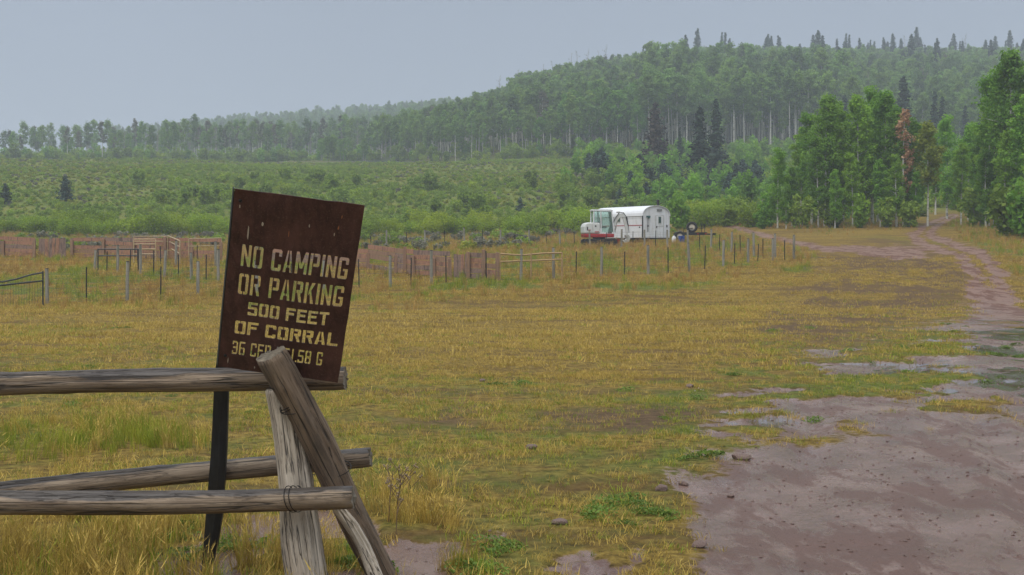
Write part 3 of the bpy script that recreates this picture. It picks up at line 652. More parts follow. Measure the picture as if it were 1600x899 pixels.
# the sign: a steel plate with the words cut through it
def glyph(ch, w=0.6, s=0.15, t=0.13, c=0.075, g=0.026):
    m = w / 2; R = lambda x0, y0, x1, y1: [(x0, y0), (x1, y0), (x1, y1), (x0, y1)]
    mir = lambda P: [(w - x, y) for x, y in reversed(P)]
    LB = lambda y0, y1: [(c, y0), (m - g, y0), (m - g, y0 + t), (s, y0 + t), (s, y1 - t), (m - g, y1 - t), (m - g, y1), (c, y1), (0, y1 - c), (0, y0 + c)]
    bowl = lambda y0, y1: [(s + 2 * g, y0), (w - c, y0), (w, y0 + c), (w, y1 - c), (w - c, y1), (s + 2 * g, y1), (s + 2 * g, y1 - t), (w - s, y1 - t), (w - s, y0 + t), (s + 2 * g, y0 + t)]
    Cc = lambda up: [(c, 0), (w - c, 0), (w, c), (w, up), (w - s, up), (w - s, t), (s, t), (s, 1 - t), (w - s, 1 - t), (w - s, .68), (w, .68), (w, 1 - c), (w - c, 1), (c, 1), (0, 1 - c), (0, c)]
    bar = R(0, 0, s, 1)
    return {
     'O': [LB(0, 1), mir(LB(0, 1))], '0': [LB(0, 1), mir(LB(0, 1))], 'C': [Cc(.32)], 'G': [Cc(.46), R(m, .36, w, .48)],
     'N': [bar, R(w - s, 0, w, 1), [(0, 1), (w - s, 0), (w, 0), (s, 1)]],
     'A': [[(0, 0), (s, 0), (m - g, 1 - .12), (m - g, 1), (m - s * .62, 1)], mir([(0, 0), (s, 0), (m - g, 1 - .12), (m - g, 1), (m - s * .62, 1)]), R(w * .3, .22, m - g, .34), R(m + g, .22, w * .7, .34)],
     'M': [bar, R(w - s, 0, w, 1), [(0, 1), (m - s * .45, .25), (m + s * .45, .25), (s, 1)], [(w - s, 1), (m - s * .45, .25), (m + s * .45, .25), (w, 1)]],
     'P': [bar, bowl(.40, 1)], 'R': [bar, bowl(.44, 1), [(m - .02, .44), (w - s, 0), (w, 0), (m + s, .44)]],
     'I': [R(0, 0, s, 1)], 'K': [bar, [(s + 2 * g, .36), (w, 1), (w - s * 1.2, 1), (s + 2 * g, .58)], [(s + .12, .52), (w - s * 1.1, 0), (w, 0), (s + .2, .66)]],
     '5': [R(0, 1 - t, w, 1), R(0, .46, s, 1), R(0, .46, w - c, .46 + t), [(w - c, .46 + t), (w - s, .46), (w - s, .05), (w - c, 0), (w, c), (w, .5)], R(0, 0, w - c, t), R(0, 0, s, .26)],
     'F': [bar, R(0, 1 - t, w, 1), R(0, .46, w * .85, .46 + t)], 'E': [bar, R(0, 1 - t, w, 1), R(0, .44, w * .88, .44 + t), R(0, 0, w, t)],
     'T': [R(m - s / 2, 0, m + s / 2, 1), R(0, 1 - t, w, 1)], 'L': [bar, R(0, 0, w, t)],
     '3': [R(w - s, c, w, 1 - c), R(0, 1 - t, w - c, 1), R(.1, .44, w - c, .44 + t), R(0, 0, w - c, t), R(0, 0, s, .28), R(0, .72, s, 1)],
     '6': [[(c, 0), (m - g, 0), (m - g, t), (s, t), (s, 1 - t), (w, 1 - t), (w, 1), (c, 1), (0, 1 - c), (0, c)], mir(LB(0, .58)), R(s, .58 - t, m - g, .58)],
     '2': [R(0, 1 - t, w - c, 1), R(w - s, .44, w, 1 - c), R(0, .44, w, .44 + t), R(0, 0, s, .5), R(0, 0, w, t), R(0, .72, s, 1)],
     '1': [R(w * .2, 0, w * .2 + s, 1)], '.': [R(0, 0, s, t)],
     '8': [LB(0, .54), mir(LB(0, .54)), LB(.46, 1), mir(LB(.46, 1))]}[ch]
LINES = [('NO CAMPING', .100, .945, .288, .408, .60, .175), ('OR PARKING', .100, .940, .448, .564, .60, .175), ('500 FEET', .195, .850, .602, .678, .78, .24),
         ('OF CORRAL', .105, .950, .716, .792, .80, .24), ('36 CFR 261.58 G', .097, .845, .835, .914, .56, .15)]
polys = []
for txt, s0, s1, t0, t1, w0, st in LINES:
    adv = []
    for ch in txt: adv.append({' ': .42, 'I': st + .13, '.': st + .08, '1': .48, 'M': w0 * 1.22 + .13}.get(ch, w0 + .13))
    tot = sum(adv) - .13; x = 0.0
    for ch, a in zip(txt, adv):
        if ch != ' ':
            w = w0 * 1.22 if ch == 'M' else w0
            for P in glyph(ch, w, st, .15 if st < .2 else .2): polys.append([(s0 + (x + u) / tot * (s1 - s0), t1 - v * (t1 - t0)) for u, v in P])
        x += a
def area(P): return sum(P[i][0] * P[(i + 1) % len(P)][1] - P[(i + 1) % len(P)][0] * P[i][1] for i in range(len(P))) / 2
V2 = []; F2 = []
edge = [(0.0, 0.0)] + [(k / 10, 0.0) for k in range(1, 10)] + [(1.0, 0.0)] + [(1.0, k / 10) for k in range(1, 10)] + [(1.0, 1.0)] + [(1 - k / 10, 1.0) for k in range(1, 10)] + [(0.0, 1.0)] + [(0.0, 1 - k / 10) for k in range(1, 10)]
_er = random.Random(4); edge = [(u + _er.gauss(0, .0014), v + _er.gauss(0, .0011)) for u, v in edge]
for P in [edge] + polys:
    if area(P) < 0: P = P[::-1]
    F2.append(list(range(len(V2), len(V2) + len(P)))); V2 += [Vector(p) for p in P]
ov, oe, of, _, _, off = delaunay_2d_cdt(V2, [], F2, 1, 1e-5)
keep = [f for f, src in zip(of, off) if list(src) == [0]]
TL, TR, BR, BL = ray(367, 295, 6.02), ray(570, 321, 6.04), ray(528, 598, 6.43), ray(341, 573, 6.42)
def panel(s, t, off=0.0):
    p = TL.lerp(TR, s).lerp(BL.lerp(BR, s), t); n = (TR - TL).cross(BL - TL).normalized()      # n points away from the camera
    return p + n * (off - 0.010 * math.sin(math.pi * s) * math.sin(math.pi * t) + 0.004 * math.sin(9 * s + 2) * math.sin(7 * t))
N0 = (TR - TL).cross(BL - TL).normalized()
if N0.y < 0: N0 = -N0
sroot = Vector((ray(322, 900, 6.95).x, 6.95, 0.0))
sg = thing('sign', 'leaning rusty brown steel sign with stencil cut NO CAMPING OR PARKING lettering', 'sign', sroot)
th = 0.004; nV = len(ov); V = [panel(v.x, v.y) - sroot for v in ov]; V += [v + N0 * th for v in V]
ec = {}
for f in keep:
    for a, b in zip(f, f[1:] + f[:1]): ec.setdefault((min(a, b), max(a, b)), []).append((a, b))
Fc = [tuple(f) for f in keep] + [tuple(reversed([i + nV for i in f])) for f in keep] + [(b, a, a + nV, b + nV) for (a, b) in (e[0] for e in ec.values() if len(e) == 1)]
P_ = NT_('rusty_sign_paint'); v = P_.coord('Object'); vd = P_.n('ShaderNodeMapping', {'Vector': v, 'Scale': (14, 14, 1.6)}).outputs[0]
nd1 = P_.noise(vd, 1.6, 7, 0.65); nd2 = P_.noise(v, 120, 4, 0.6); nd3 = P_.noise(v, 4.5, 5, 0.6)
cs = P_.ramp(nd1, [(0.3, (0.024, 0.011, 0.010)), (0.5, (0.054, 0.024, 0.020)), (0.7, (0.098, 0.044, 0.036))])
cs = P_.mix(P_.gray(nd3, 0.45, 0.7, 0, 0.65), cs, (0.105, 0.046, 0.034)); cs = P_.mix(P_.gray(nd2, 0.55, 0.75, 0, 0.75), cs, (0.14, 0.078, 0.062))
P_.bump(P_.math('ADD', nd2, nd1), 0.35, 0.004); P_.fin(cs, P_.gray(nd1, 0.3, 0.7, 0.42, 0.68), spec=0.35); M_sign = P_.m
mb = MB(); mb.add(V, Fc); mb.build('panel', M_sign, sg)
def chip(s, t, w, h, mat, seed):
    r = random.Random(seed); n = 9; pts = []
    for k in range(n):
        a = 2 * math.pi * k / n; q = 0.6 + 0.5 * r.random(); pts.append(panel(s + w * q * math.cos(a), t + h * q * math.sin(a)) - N0 * 0.0012 - sroot)
    m = MB(); m.add(pts + [p + N0 * 0.001 for p in pts], [tuple(range(n))] + [(i, (i + 1) % n, (i + 1) % n + n, i + n) for i in range(n)]); m.build('paint_chip', mat, sg)
M_chip = plain('bare_paint', (0.42, 0.36, 0.28), 0.6); M_chipr = plain('bare_rust', (0.33, 0.13, 0.05), 0.8)
for k, (s, t, w, h, c) in enumerate([(.24, .165, .009, .013, 0), (.60, .145, .006, .009, 0), (.135, .225, .006, .05, 0), (.825, .135, .007, .012, 1), (.80, .175, .005, .010, 0), (.84, .075, .004, .010, 1), (.45, .20, .004, .02, 1), (.075, .955, .005, .022, 0), (.05, .09, .006, .010, 0), (.30, .975, .006, .008, 0)]):
    chip(s, t, w, h, M_chipr if c else M_chip, k)
# folded flange and steel upright behind the left edge
m = MB(); fl = [panel(-0.002, t, 0.0) - sroot for t in (0, .25, .5, .75, 1)]
m.add([p for p in fl] + [p + N0 * 0.03 + Vector((-0.012, 0, 0)) for p in fl] + [p + N0 * 0.03 + Vector((-0.016, 0, 0)) for p in fl] + [p + Vector((-0.004, 0, 0)) for p in fl],
      [(j * 5 + i, j * 5 + i + 1, ((j + 1) % 4) * 5 + i + 1, ((j + 1) % 4) * 5 + i) for j in range(4) for i in range(4)] + [(0, 5, 10, 15), (4, 19, 14, 9)])
m.build('flange', M_tpost, sg)
M_steel = wood_mat('blackened_post', (0.012, 0.013, 0.014), (0.026, 0.027, 0.028), (0.006, 0.006, 0.006), (0.02, 0.017, 0.015), zs=1.5, crack=False, rough=0.5)
pp = [(373, 299, 6.07, 8), (358, 480, 6.42, 9), (346, 590, 6.72, 11), (342, 700, 6.78, 12), (335, 800, 6.84, 13), (329, 850, 6.88, 11), (321, 900, 6.93, 7), (312, 960, 6.97, 5)]
m = MB(); V = []; 
for px, py, d, hw in pp:
    c = ray(px, py, d); w = hw / F * d
    for dx, dy in ((-w, 0.0), (w * 0.2, -0.012), (w, 0.0), (w, 0.03), (-w, 0.03)): V.append(c + Vector((dx, dy, 0)) - sroot)
m.add(V, [(i * 5 + k, i * 5 + (k + 1) % 5, (i + 1) * 5 + (k + 1) % 5, (i + 1) * 5 + k) for i in range(len(pp) - 1) for k in range(5)] + [(4, 3, 2, 1, 0)])
m.build('post', M_steel, sg)
for s, t in ((.05, .06), (.05, .93)):
    m = MB(); p = panel(s, t) - sroot; m.tube([p - N0 * 0.006, p - N0 * 0.001, p + N0 * 0.03], [0.007, 0.009, 0.004], 8); m.build('bolt', M_tpost, sg)

# ------------------------------------------------------------------ wire fences
def post_mesh(seed):
    r = random.Random(seed); m = MB(); n = 9
    m.tube([(0, 0, -0.25), (r.uniform(-.01, .01), 0, 0.5), (r.uniform(-.02, .02), r.uniform(-.02, .02), 0.985)], [0.068, 0.063, 0.060], n, 0)
    m.tube([(0, 0, 0.984), (0, 0, 1.0)], [0.061, 0.057], n, 1); return m.mesh('wooden_post', [M_post, M_postcap])
PM = [post_mesh(k) for k in range(4)]
m = MB(); m.box((0, 0, 0.4), (0.045, 0.008, 1.2)); m.box((0, 0.02, 0.4), (0.010, 0.035, 1.2)); 
for k in range(10): m.box((0, -0.008, 0.12 + k * 0.085), (0.018, 0.010, 0.02))
TM = m.mesh('steel_post', [M_tpost])
def wire_fence(label, posts, closed_wire=True, wires=7, skip=()):
    """posts: (column, row of the top, row of the foot, 'w' or 't')"""
    P = []
    for px, yt, yb, k in posts:
        g = at(px, yb); z = gz(g.x, g.y); h = max(0.75, min(1.5, (yb - yt) * g.y / F + 0.06)); P.append((Vector((g.x, g.y, z)), h, k))
    root = thing('wire_fence', label, 'fence', P[0][0])
    for i, (p, h, k) in enumerate(P):
        o = obj('wooden_post' if k == 'w' else 'steel_post', PM[i % 4] if k == 'w' else TM, root, p - P[0][0])
        o.scale = (1, 1, h) if k == 'w' else (1, 1, h); o.rotation_euler = (random.gauss(0, .025), random.gauss(0, .025), random.random() * 6 if k == 'w' else random.gauss(0, .3))
    m = MB()
    for i in range(len(P) - 1):
        if i in skip: continue
        (a, ha, _), (b, hb, _) = P[i], P[i + 1]; hh = min(ha, hb, 1.15) * 0.93; off = Vector((0, -0.07, 0)); a = a + off; b = b + off
        L = (b - a).length
        for w in range(wires):
            z = 0.08 + (hh - 0.08) * (w / (wires - 1)); q = [a + (b - a) * f + Vector((0, 0, z - 0.02 * math.sin(math.pi * f) + random.gauss(0, .004))) - P[0][0] for f in (0, .33, .67, 1)]
            m.tube(q, 0.0032, 3, cap=False)
        nst = max(2, int(L / 0.32))
        for k in range(1, nst):
            f = k / nst; q = a + (b - a) * f - P[0][0]; m.tube([q + Vector((0, 0, 0.06)), q + Vector((0.01 * random.gauss(0, 1), 0, hh - 0.015))], 0.0024, 3, cap=False)
    m.build('woven_wire', M_wire, root); return root
wire_fence('long woven wire fence nearest the camera, running past the corral to the parked trailers',
  [(74, 424, 478, 'w'), (135, 421, 475, 't'), (199, 411, 470, 'w'), (251, 420, 469, 't'), (309, 413, 462, 'w'), (352, 416, 460, 't'), (402, 410, 458, 'w'), (455, 413, 455, 't'), (506, 408, 453, 'w'), (561, 407, 449, 't'), (610, 402, 450, 'w'), (642, 406, 447, 't'), (674, 395, 445, 'w'), (697, 404, 444, 't'), (760, 396, 441, 't'), (814, 392, 439, 'w'),
   (865, 390, 437, 'w'), (900, 396, 433, 't'), (940, 388, 432, 'w'), (976, 396, 431, 't'), (1013, 386, 430, 'w'), (1044, 389, 428, 't'), (1077, 382, 425, 'w'), (1101, 386, 421, 't'), (1130, 377, 416, 'w'), (1147.5, 383, 413, 't'), (1169, 375, 411, 'w'), (1184, 384, 410, 't'), (1208, 375, 408, 'w'), (1226, 378, 407, 't'), (1240, 369, 406, 'w')])
wire_fence('woven wire fence crossing the meadow just in front of the white wagon',
  [(579, 366, 385, 't'), (604, 361, 387, 'w'), (635, 364, 388, 't'), (664, 361, 388, 'w'), (695, 361, 386, 't'), (726, 357, 386, 'w'), (754, 360, 385, 't'), (782, 361, 385, 'w'), (804, 364, 384, 't'), (827, 360, 384, 'w'), (854, 365, 384, 't'), (875, 361, 385, 'w'), (898, 364, 385, 't'), (922, 361, 385, 'w'), (948, 365, 386, 't'), (971, 360, 386, 'w'), (989, 363, 386, 't'), (1007, 361, 387, 'w'), (1024, 362, 387, 't'), (1043, 361, 388, 'w'),
   (1075, 361, 389, 'w'), (1093, 368, 390, 't'), (1111, 360, 391, 'w'), (1124, 368, 392, 't'), (1143, 364, 394, 'w'), (1157, 369, 397, 't'), (1178, 365, 400, 'w'), (1192, 375, 401, 't'), (1211, 367, 403, 'w')])
wire_fence('short wire fence inside the corral, between the dark pipe gate and the sign',
  [(148, 393, 422, 'w'), (167, 395, 424, 't'), (184, 385, 425, 'w'), (203, 393, 427, 't'), (220, 384, 428, 'w'), (240, 394, 431, 't'), (257, 392, 433, 'w'), (279, 400, 435, 't'), (299, 397, 437, 'w'), (322, 401, 439, 't'), (341, 393, 441, 'w')], skip=(0, 1, 2, 3))
wire_fence('short wire fence behind the tan pipe panels of the corral',
  [(215, 391, 412, 't'), (251, 387, 413, 't'), (275, 378, 415, 'w'), (308, 386, 413, 't'), (337, 380, 416, 'w')])

# ------------------------------------------------------------------ board corral
def corral(label, posts, rows, special=()):
    P = [(at(px, yb), (yb - yt)) for px, yt, yb in posts]; P = [(Vector((g.x, g.y, gz(g.x, g.y))), h * g.y / F) for g, h in P]
    root = thing('corral_fence', label, 'fence', P[0][0]); o0 = P[0][0]
    for i, (p, h) in enumerate(P):
        m = MB(); m.box((0, 0, h / 2 - 0.1), (0.15, 0.13, h + 0.2)); o = m.build('post', M_cpost, root, p - o0, (random.gauss(0, .02), random.gauss(0, .02), random.gauss(0, .1)), 0.012)
    for i in range(len(P) - 1):
        (a, _), (b, _) = P[i], P[i + 1]; a = a + Vector((0, 0.11, 0)); b = b + Vector((0, 0.11, 0)); L = (b - a).length; d = (b - a) / L; rz = math.atan2(d.y, d.x); sl = -math.asin(d.z)
        if i in special:
            n = max(4, int(L / 0.19))
            for k in range(n):
                if random.random() < 0.08: continue
                h = rows * 0.215 + random.gauss(0, .03); q = a + d * (L * (k + .5) / n)
                m = MB(); m.box((0, 0, h / 2), (L / n * 0.93, 0.03, h)); m.build('plank', random.choice([M_plank, M_plank2]), root, q - o0, (random.gauss(0, .01), random.gauss(0, .03), rz))
        else:
            for k in range(random.choice([rows - 1, rows, rows])):
                if random.random() < .07: continue
                q = a + d * (L / 2) + Vector((0, random.gauss(0, .008), 0.13 + k * 0.225 + random.gauss(0, .008)))
                m = MB(); m.box((0, 0, 0), (L * 0.995, 0.04, 0.205)); m.build('plank', random.choice([M_plank, M_plank, M_plank2, M_cpost]), root, q - o0, (0, sl + random.gauss(0, .010), rz))
    return root
corral('low plank corral wall of reddish boards beyond the dark pipe gate', [(-130, 378, 401), (-50, 377, 401), (5, 377, 401), (53, 374, 403), (113, 375, 403), (161, 374, 403), (208, 378, 404), (258, 370, 405), (300, 383, 405), (345, 379, 406)], 5, special=(3,))
corral('plank corral wall of reddish boards beside the tan pole hitching rail', [(420, 382, 409), (500, 388, 414), (575, 395, 420), (618, 399, 427), (632, 386, 429), (646, 400, 431), (678, 405, 433), (703, 405, 435), (732, 395, 437), (755, 391, 438), (777, 396, 440)], 5, special=(7,))
def pipe_panel(name, label, cat, pts, rows, r, mat, legs=True, curved=False, bowed=0.0, kindname='rail', legbelow=True, stays=0):
    """pts: the two ends (column, row of foot); rows: heights of the rails in m"""
    a, b = (at(*p) for p in pts); a.z = gz(a.x, a.y); b.z = gz(b.x, b.y); root = thing(name, label, cat, a); top = max(rows)
    for z in rows:
        m = MB(); q = [(b - a) * f + Vector((0, 0, z - (bowed * math.exp(-((f - .62 if stays else f - .35) / .24) ** 2) if z == top else bowed * .9 * (1 - f)))) for f in np.linspace(0, 1, 9)]
        m.tube(q, r, 8); m.build(kindname, mat, root)
    if legs:
        for f in (0, 1) if legs is True else legs:
            m = MB(); q = (b - a) * f; m.tube([q + Vector((0, 0, -0.1)), q + Vector((0, 0, top + r * .8))], r * 1.05, 8); m.build('upright', mat, root)
    if stays:
        m = MB()
        for k in range(1, stays):
            q = (b - a) * (k / stays); m.tube([q + Vector((0, 0, 0.05)), q + Vector((0, 0, min(rows)))], 0.004, 4)
        m.build('wire_infill', M_wire, root)
    return root
pipe_panel('pipe_gate', 'large dark pipe gate with bent top rail at the fence end nearest the camera', 'gate', ((-110, 486), (67, 480)), (0.86, 1.17), 0.028, M_darkpipe, bowed=0.30, stays=40)
pipe_panel('pipe_gate', 'small dark pipe gate in front of the reddish plank wall', 'gate', ((153, 424), (216, 424)), (0.72, 1.02), 0.030, M_darkpipe)
pipe_panel('stock_panel', 'tan pipe corral panel with four rails standing flat on', 'gate', ((209, 411), (243, 411)), (0.45, 0.70, 0.95, 1.2), 0.026, M_tanpipe)  # the tan pipe pieces here are corral panels, not gates
pipe_panel('stock_panel', 'tall tan pipe rail just behind the four railed panel', 'gate', ((209, 405), (262, 405)), (0.95, 1.22), 0.022, M_tanpipe)
pipe_panel('stock_panel', 'tan pipe panel turned edgewise beside the tall corral post', 'gate', ((263, 402), (281, 414)), (0.55, 0.88, 1.18), 0.030, M_tanpipe)
pipe_panel('stock_panel', 'long two railed tan pipe panel next to the sign', 'gate', ((295, 408), (346, 406)), (0.75, 1.14), 0.024, M_tanpipe)
pipe_panel('hitching_rail', 'tan pole rail with two long bars at the end of the plank wall', 'rail', ((781, 440), (878, 438)), (0.86, 1.14), 0.034, M_tanwood, legs=(0, .5, 1), bowed=0.07)

# ------------------------------------------------------------------ sheep wagon, digger, flatbed
wg = at(1005, 380); wg = Vector((wg.x, 90.0, 0)); wg.x = (1004 - CX) / F * 90.0; th_ = math.radians(30); Ww, Lw = 2.42, 6.4
R2 = Matrix.Rotation(th_, 3, 'Z'); cen = wg + R2 @ Vector((Ww / 2, 0, 0)); cen.z = min(gz(cen.x, cen.y), gz(cen.x - 2, cen.y + 3)) + 0.02
wag = thing('sheep_wagon', 'white round topped sheep wagon with stovepipe parked in the meadow', 'wagon', cen, th_)
def arch(w, z0, z1, z2, n=14): 
    P = [(-w / 2, z0), (w / 2, z0), (w / 2, z1)]
    return P + [(w / 2 * math.cos(math.pi * k / n), z1 + (z2 - z1) * math.sin(math.pi * k / n) ** 0.82) for k in range(1, n)] + [(-w / 2, z1)]
m = MB(); m.prism(arch(Ww, 0.30, 1.95, 2.62), Lw, 'y', 0.0); m.build('body', M_white, wag, bevel=0.02)
m = MB(); n = 16
pr1 = [(math.cos(math.pi * k / n), math.sin(math.pi * k / n) ** 0.82) for k in range(n + 1)]
pr = [((Ww / 2 + .02) * a, 1.93 + .71 * b) for a, b in pr1] + [((Ww / 2 + .05) * a, 1.90 + .775 * b) for a, b in reversed(pr1)]
m.prism(list(reversed(pr)), Lw + 0.16, 'y', -0.08); m.build('roof', M_roofw, wag)
m = MB(); m.box((-Ww / 2 - .004, -0.004, 1.12), (.07, .07, 1.6)); m.build('corner_trim', M_seam, wag)
m = MB(); m.box((Ww / 2 + .004, -0.004, 1.12), (.05, .05, 1.6)); m.build('corner_trim', M_offw, wag)
m = MB(); m.box((-Ww / 2 - .006, Lw / 2, 1.22), (.02, Lw - .05, .05)); m.build('red_stripe', M_red, wag)
for z in (0.75, 1.75):
    m = MB(); m.box((-Ww / 2 - .004, Lw / 2, z), (.012, Lw - .05, .018)); m.build('seam', M_offw, wag)
for x in (-0.58, -.05, 0.68):
    m = MB(); m.box((x, -0.006, 1.12), (.02, .014, 1.62)); m.build('seam', M_offw, wag)
m = MB(); m.box((.31, -.02, 1.13), (.66, .04, 1.66)); dr = m.build('door', M_white, wag, bevel=.01)
for x, z, w, h in ((-.335, 0, .018, 1.66), (.335, 0, .018, 1.66), (0, .83, .66, .018), (0, .02, .66, .02)):
    m = MB(); m.box((.31 + x, -.046, 1.13 + z), (w, .012, h)); m.build('door_seam', M_boom, dr)
m = MB(); m.box((.30, -.05, 1.62), (.30, .03, .56)); wn = m.build('window', M_offw, dr); m = MB(); m.box((.30, -.068, 1.62), (.22, .012, .46)); m.build('pane', M_glass, dr)
m = MB(); m.box((.03, -.06, 1.1), (.05, .05, .14)); m.build('handle', M_black, dr)
m = MB(); m.box((.30, -.02, 2.34), (.44, .05, .17)); vt = m.build('vent', M_seam, wag)
for k in range(3): m = MB(); m.box((.30, -.05, 2.29 + k * .05), (.46, .015, .018)); m.build('slat', M_offw, vt)
m = MB(); m.box((.98, -.02, 1.17), (.08, .05, .17)); m.build('lamp', M_seam, wag)
m = MB(); m.box((-Ww / 2 - .01, 3.05, 1.72), (.05, .62, .50)); w = m.build('window', M_offw, wag); m = MB(); m.box((-Ww / 2 - .04, 3.05, 1.72), (.012, .5, .4)); m.build('pane', M_glass, w)
m = MB(); m.box((-Ww / 2 - .01, .35, 1.08), (.04, .12, .10)); m.build('latch', M_seam, wag)
m = MB(); m.tube([(.55, .5, 2.45), (.55, .5, 3.0)], .085, 12); m.tube([(.55, .5, 2.98), (.55, .5, 3.03), (.55, .5, 3.10), (.55, .5, 3.13)], [.09, .13, .13, .06], 12); m.build('stovepipe', M_black, wag)
m = MB(); m.box((0, Lw / 2, .25), (Ww - .2, Lw - .1, .10)); m.box((0, -.05, .27), (Ww - .1, .10, .08)); m.build('chassis', M_seam, wag)
def wheel(parent, loc, r=.36, w=.2, axis='x', rimmat=None):
    t = MB(); prof = [(r * .58, -w / 2), (r * .93, -w / 2), (r, -w * .28), (r, w * .28), (r * .93, w / 2), (r * .58, w / 2)]; n = 22; V = []
    P3 = lambda a, rr, u: (u, rr * math.cos(a), rr * math.sin(a)) if axis == 'x' else (rr * math.cos(a), u, rr * math.sin(a))
    for k in range(n): V += [P3(2 * math.pi * k / n, rr, u) for rr, u in prof]
    q = len(prof); t.add(V, [(k * q + j, k * q + (j + 1) % q, ((k + 1) % n) * q + (j + 1) % q, ((k + 1) % n) * q + j) for k in range(n) for j in range(q)], 0, True)
    o = t.build('wheel', M_black, parent, loc); t = MB(); ax = lambda u: P3(0, 0, u)
    t.tube([ax(-w * .3), ax(w * .3)], r * .58, 14, 1); t.tube([ax(-w * .38), ax(w * .38)], r * .44, 14); t.tube([ax(-w * .5), ax(w * .5)], r * .15, 10, 1); t.build('rim', [rimmat or M_rim, M_boom], o); return o
for sx in (-1, 1):
    for yy in (2.6, 3.45): wheel(wag, (sx * (Ww / 2 - .15), yy, .36))
tl = thing('hanging_shovel', 'green headed long handled tool hung on the white wagon end wall', 'tool', cen + R2 @ Vector((-.78, -.06, .75)), th_)
m = MB(); m.tube([(0, 0, 0), (.02, -.01, 1.05)], .022, 8); m.build('handle', M_seam, tl); m = MB(); m.box((.04, -.02, 1.1), (.34, .05, .12)); m.box((.12, -.02, 1.02), (.12, .05, .1)); m.build('head', M_tool, tl)
m = MB(); m.box((.01, -.01, .42), (.09, .06, .12)); m.build('bracket', M_seam, tl)

ex0 = Vector(((936 - CX) / F * 85.5, 85.5, 0)); ex0.z = gz(ex0.x, ex0.y)
ex = thing('mini_excavator', 'white and red mini excavator with glazed cab parked before the wagon', 'excavator', ex0, 0.12)
for sy in (-.62, .62):
    m = MB(); pf = [(-1.0, .0), (.95, .0), (1.12, .14), (1.12, .36), (.95, .46), (-1.0, .46), (-1.15, .36), (-1.15, .14)]; m.prism(pf, .32, 'y', sy - .16); m.build('track', M_black, ex, bevel=.03)
m = MB(); m.tube([(0, 0, .3), (0, 0, .62)], .45, 16); m.build('slew_ring', M_seam, ex)
m = MB(); pf = [(-1.12, .55), (.92, .55), (.92, .80), (.1, .80), (-1.16, .80)]; m.prism(pf, 1.5, 'y', -.75); m.build('lower_skirt', M_red, ex, bevel=.05)
m = MB(); pf = [(-1.17, .80), (-.05, .80), (-.05, 1.55), (-.85, 1.58), (-1.08, 1.50), (-1.18, 1.28)]; m.prism(pf, 1.5, 'y', -.75); m.build('engine_cover', M_offw, ex, bevel=.09)
m = MB(); m.box((-.95, -.76, 1.16), (.08, .02, .22)); m.build('vent', M_seam, ex); m = MB(); m.tube([(-.38, -.76, 1.32), (-.38, -.735, 1.32)], .06, 12); m.build('fuel_cap', M_seam, ex)
for x, z, w_ in ((-.82, 1.05, .2), (-.3, .93, .3)): m = MB(); m.box((x, -.757, z), (w_, .012, .06)); m.build('red_decal', M_red, ex)
cab = MB(); 
for x0, z0, x1, z1 in ((-.52, 1.5, -.50, 2.38), (.02, .8, -.02, 2.38), (.92, .8, .74, 2.36)):
    for y in (-.72, .32): cab.tube([(x0, y, z0), (x1, y, z1)], .045, 6)
cab.prism([(-.58, 2.36), (.80, 2.33), (.84, 2.40), (.70, 2.46), (-.50, 2.48), (-.60, 2.44)], 1.14, 'y', -.77); cb = cab.build('cab', M_white, ex)
def pane(q, mat, par): m = MB(); q = [Vector(p) for p in q]; n = (q[1] - q[0]).cross(q[2] - q[0]).normalized() * .01; m.add(q + [p + n for p in q], [(3, 2, 1, 0), (4, 5, 6, 7)] + [(i, (i + 1) % 4, (i + 1) % 4 + 4, i + 4) for i in range(4)]); m.build('pane', mat, par)
pane([(-.47, -.72, 1.58), (-.02, -.72, 1.58), (-.04, -.72, 2.34), (-.46, -.72, 2.34)], M_gcab, cb)
pane([(.03, -.72, .9), (.86, -.72, .9), (.70, -.72, 2.32), (.01, -.72, 2.34)], M_gcab, cb)
pane([(.90, -.68, .95), (.90, .28, .95), (.74, .28, 2.30), (.74, -.68, 2.30)], M_gcab, cb)
pane([(-.50, .30, 1.6), (-.50, -.68, 1.6), (-.50, -.68, 2.34), (-.50, .30, 2.34)], M_gcab, cb)
m = MB(); m.box((.25, -.2, 1.25), (.4, .45, .12)); m.box((.08, -.2, 1.6), (.12, .42, .6)); m.build('seat', M_black, ex)
def arm(name, pts, w, hs, mat):
    """a box-section arm in the machine's mid plane"""
    m = MB(); V = []
    for i, (x, z) in enumerate(pts):
        a = Vector(pts[max(i - 1, 0)]); b = Vector(pts[min(i + 1, len(pts) - 1)]); t = (b - a).normalized(); n = Vector((-t.y, t.x)) * hs[i]
        for s in (-1, 1):
            for y in (-w / 2, w / 2): V.append((x + n.x * s, y, z + n.y * s))
    L = len(pts); Fc = []
    for i in range(L - 1):
        o = i * 4
        for a, b in ((0, 1), (1, 3), (3, 2), (2, 0)): Fc.append((o + a, o + b, o + 4 + b, o + 4 + a))
    Fc += [(0, 2, 3, 1), ((L - 1) * 4, (L - 1) * 4 + 1, (L - 1) * 4 + 3, (L - 1) * 4 + 2)]
    m.add(V, Fc); return m.build(name, mat, ex, (0, -.50, 0), bevel=.015)
arm('boom', [(.62, .75), (.78, 1.25), (1.02, 1.78), (1.32, 2.08), (1.72, 2.02)], .22, [.12, .15, .17, .15, .09], M_offw)
arm('dipper_arm', [(1.52, 2.22), (1.66, 2.0), (1.80, 1.35), (1.86, .72)], .17, [.08, .13, .10, .06], M_offw)
m = MB(); m.tube([(.98, -.5, .85), (1.10, -.5, 1.35)], .055, 10); m.tube([(1.10, -.5, 1.35), (1.20, -.5, 1.75)], .03, 8); m.build('boom_cylinder', M_boom, ex)
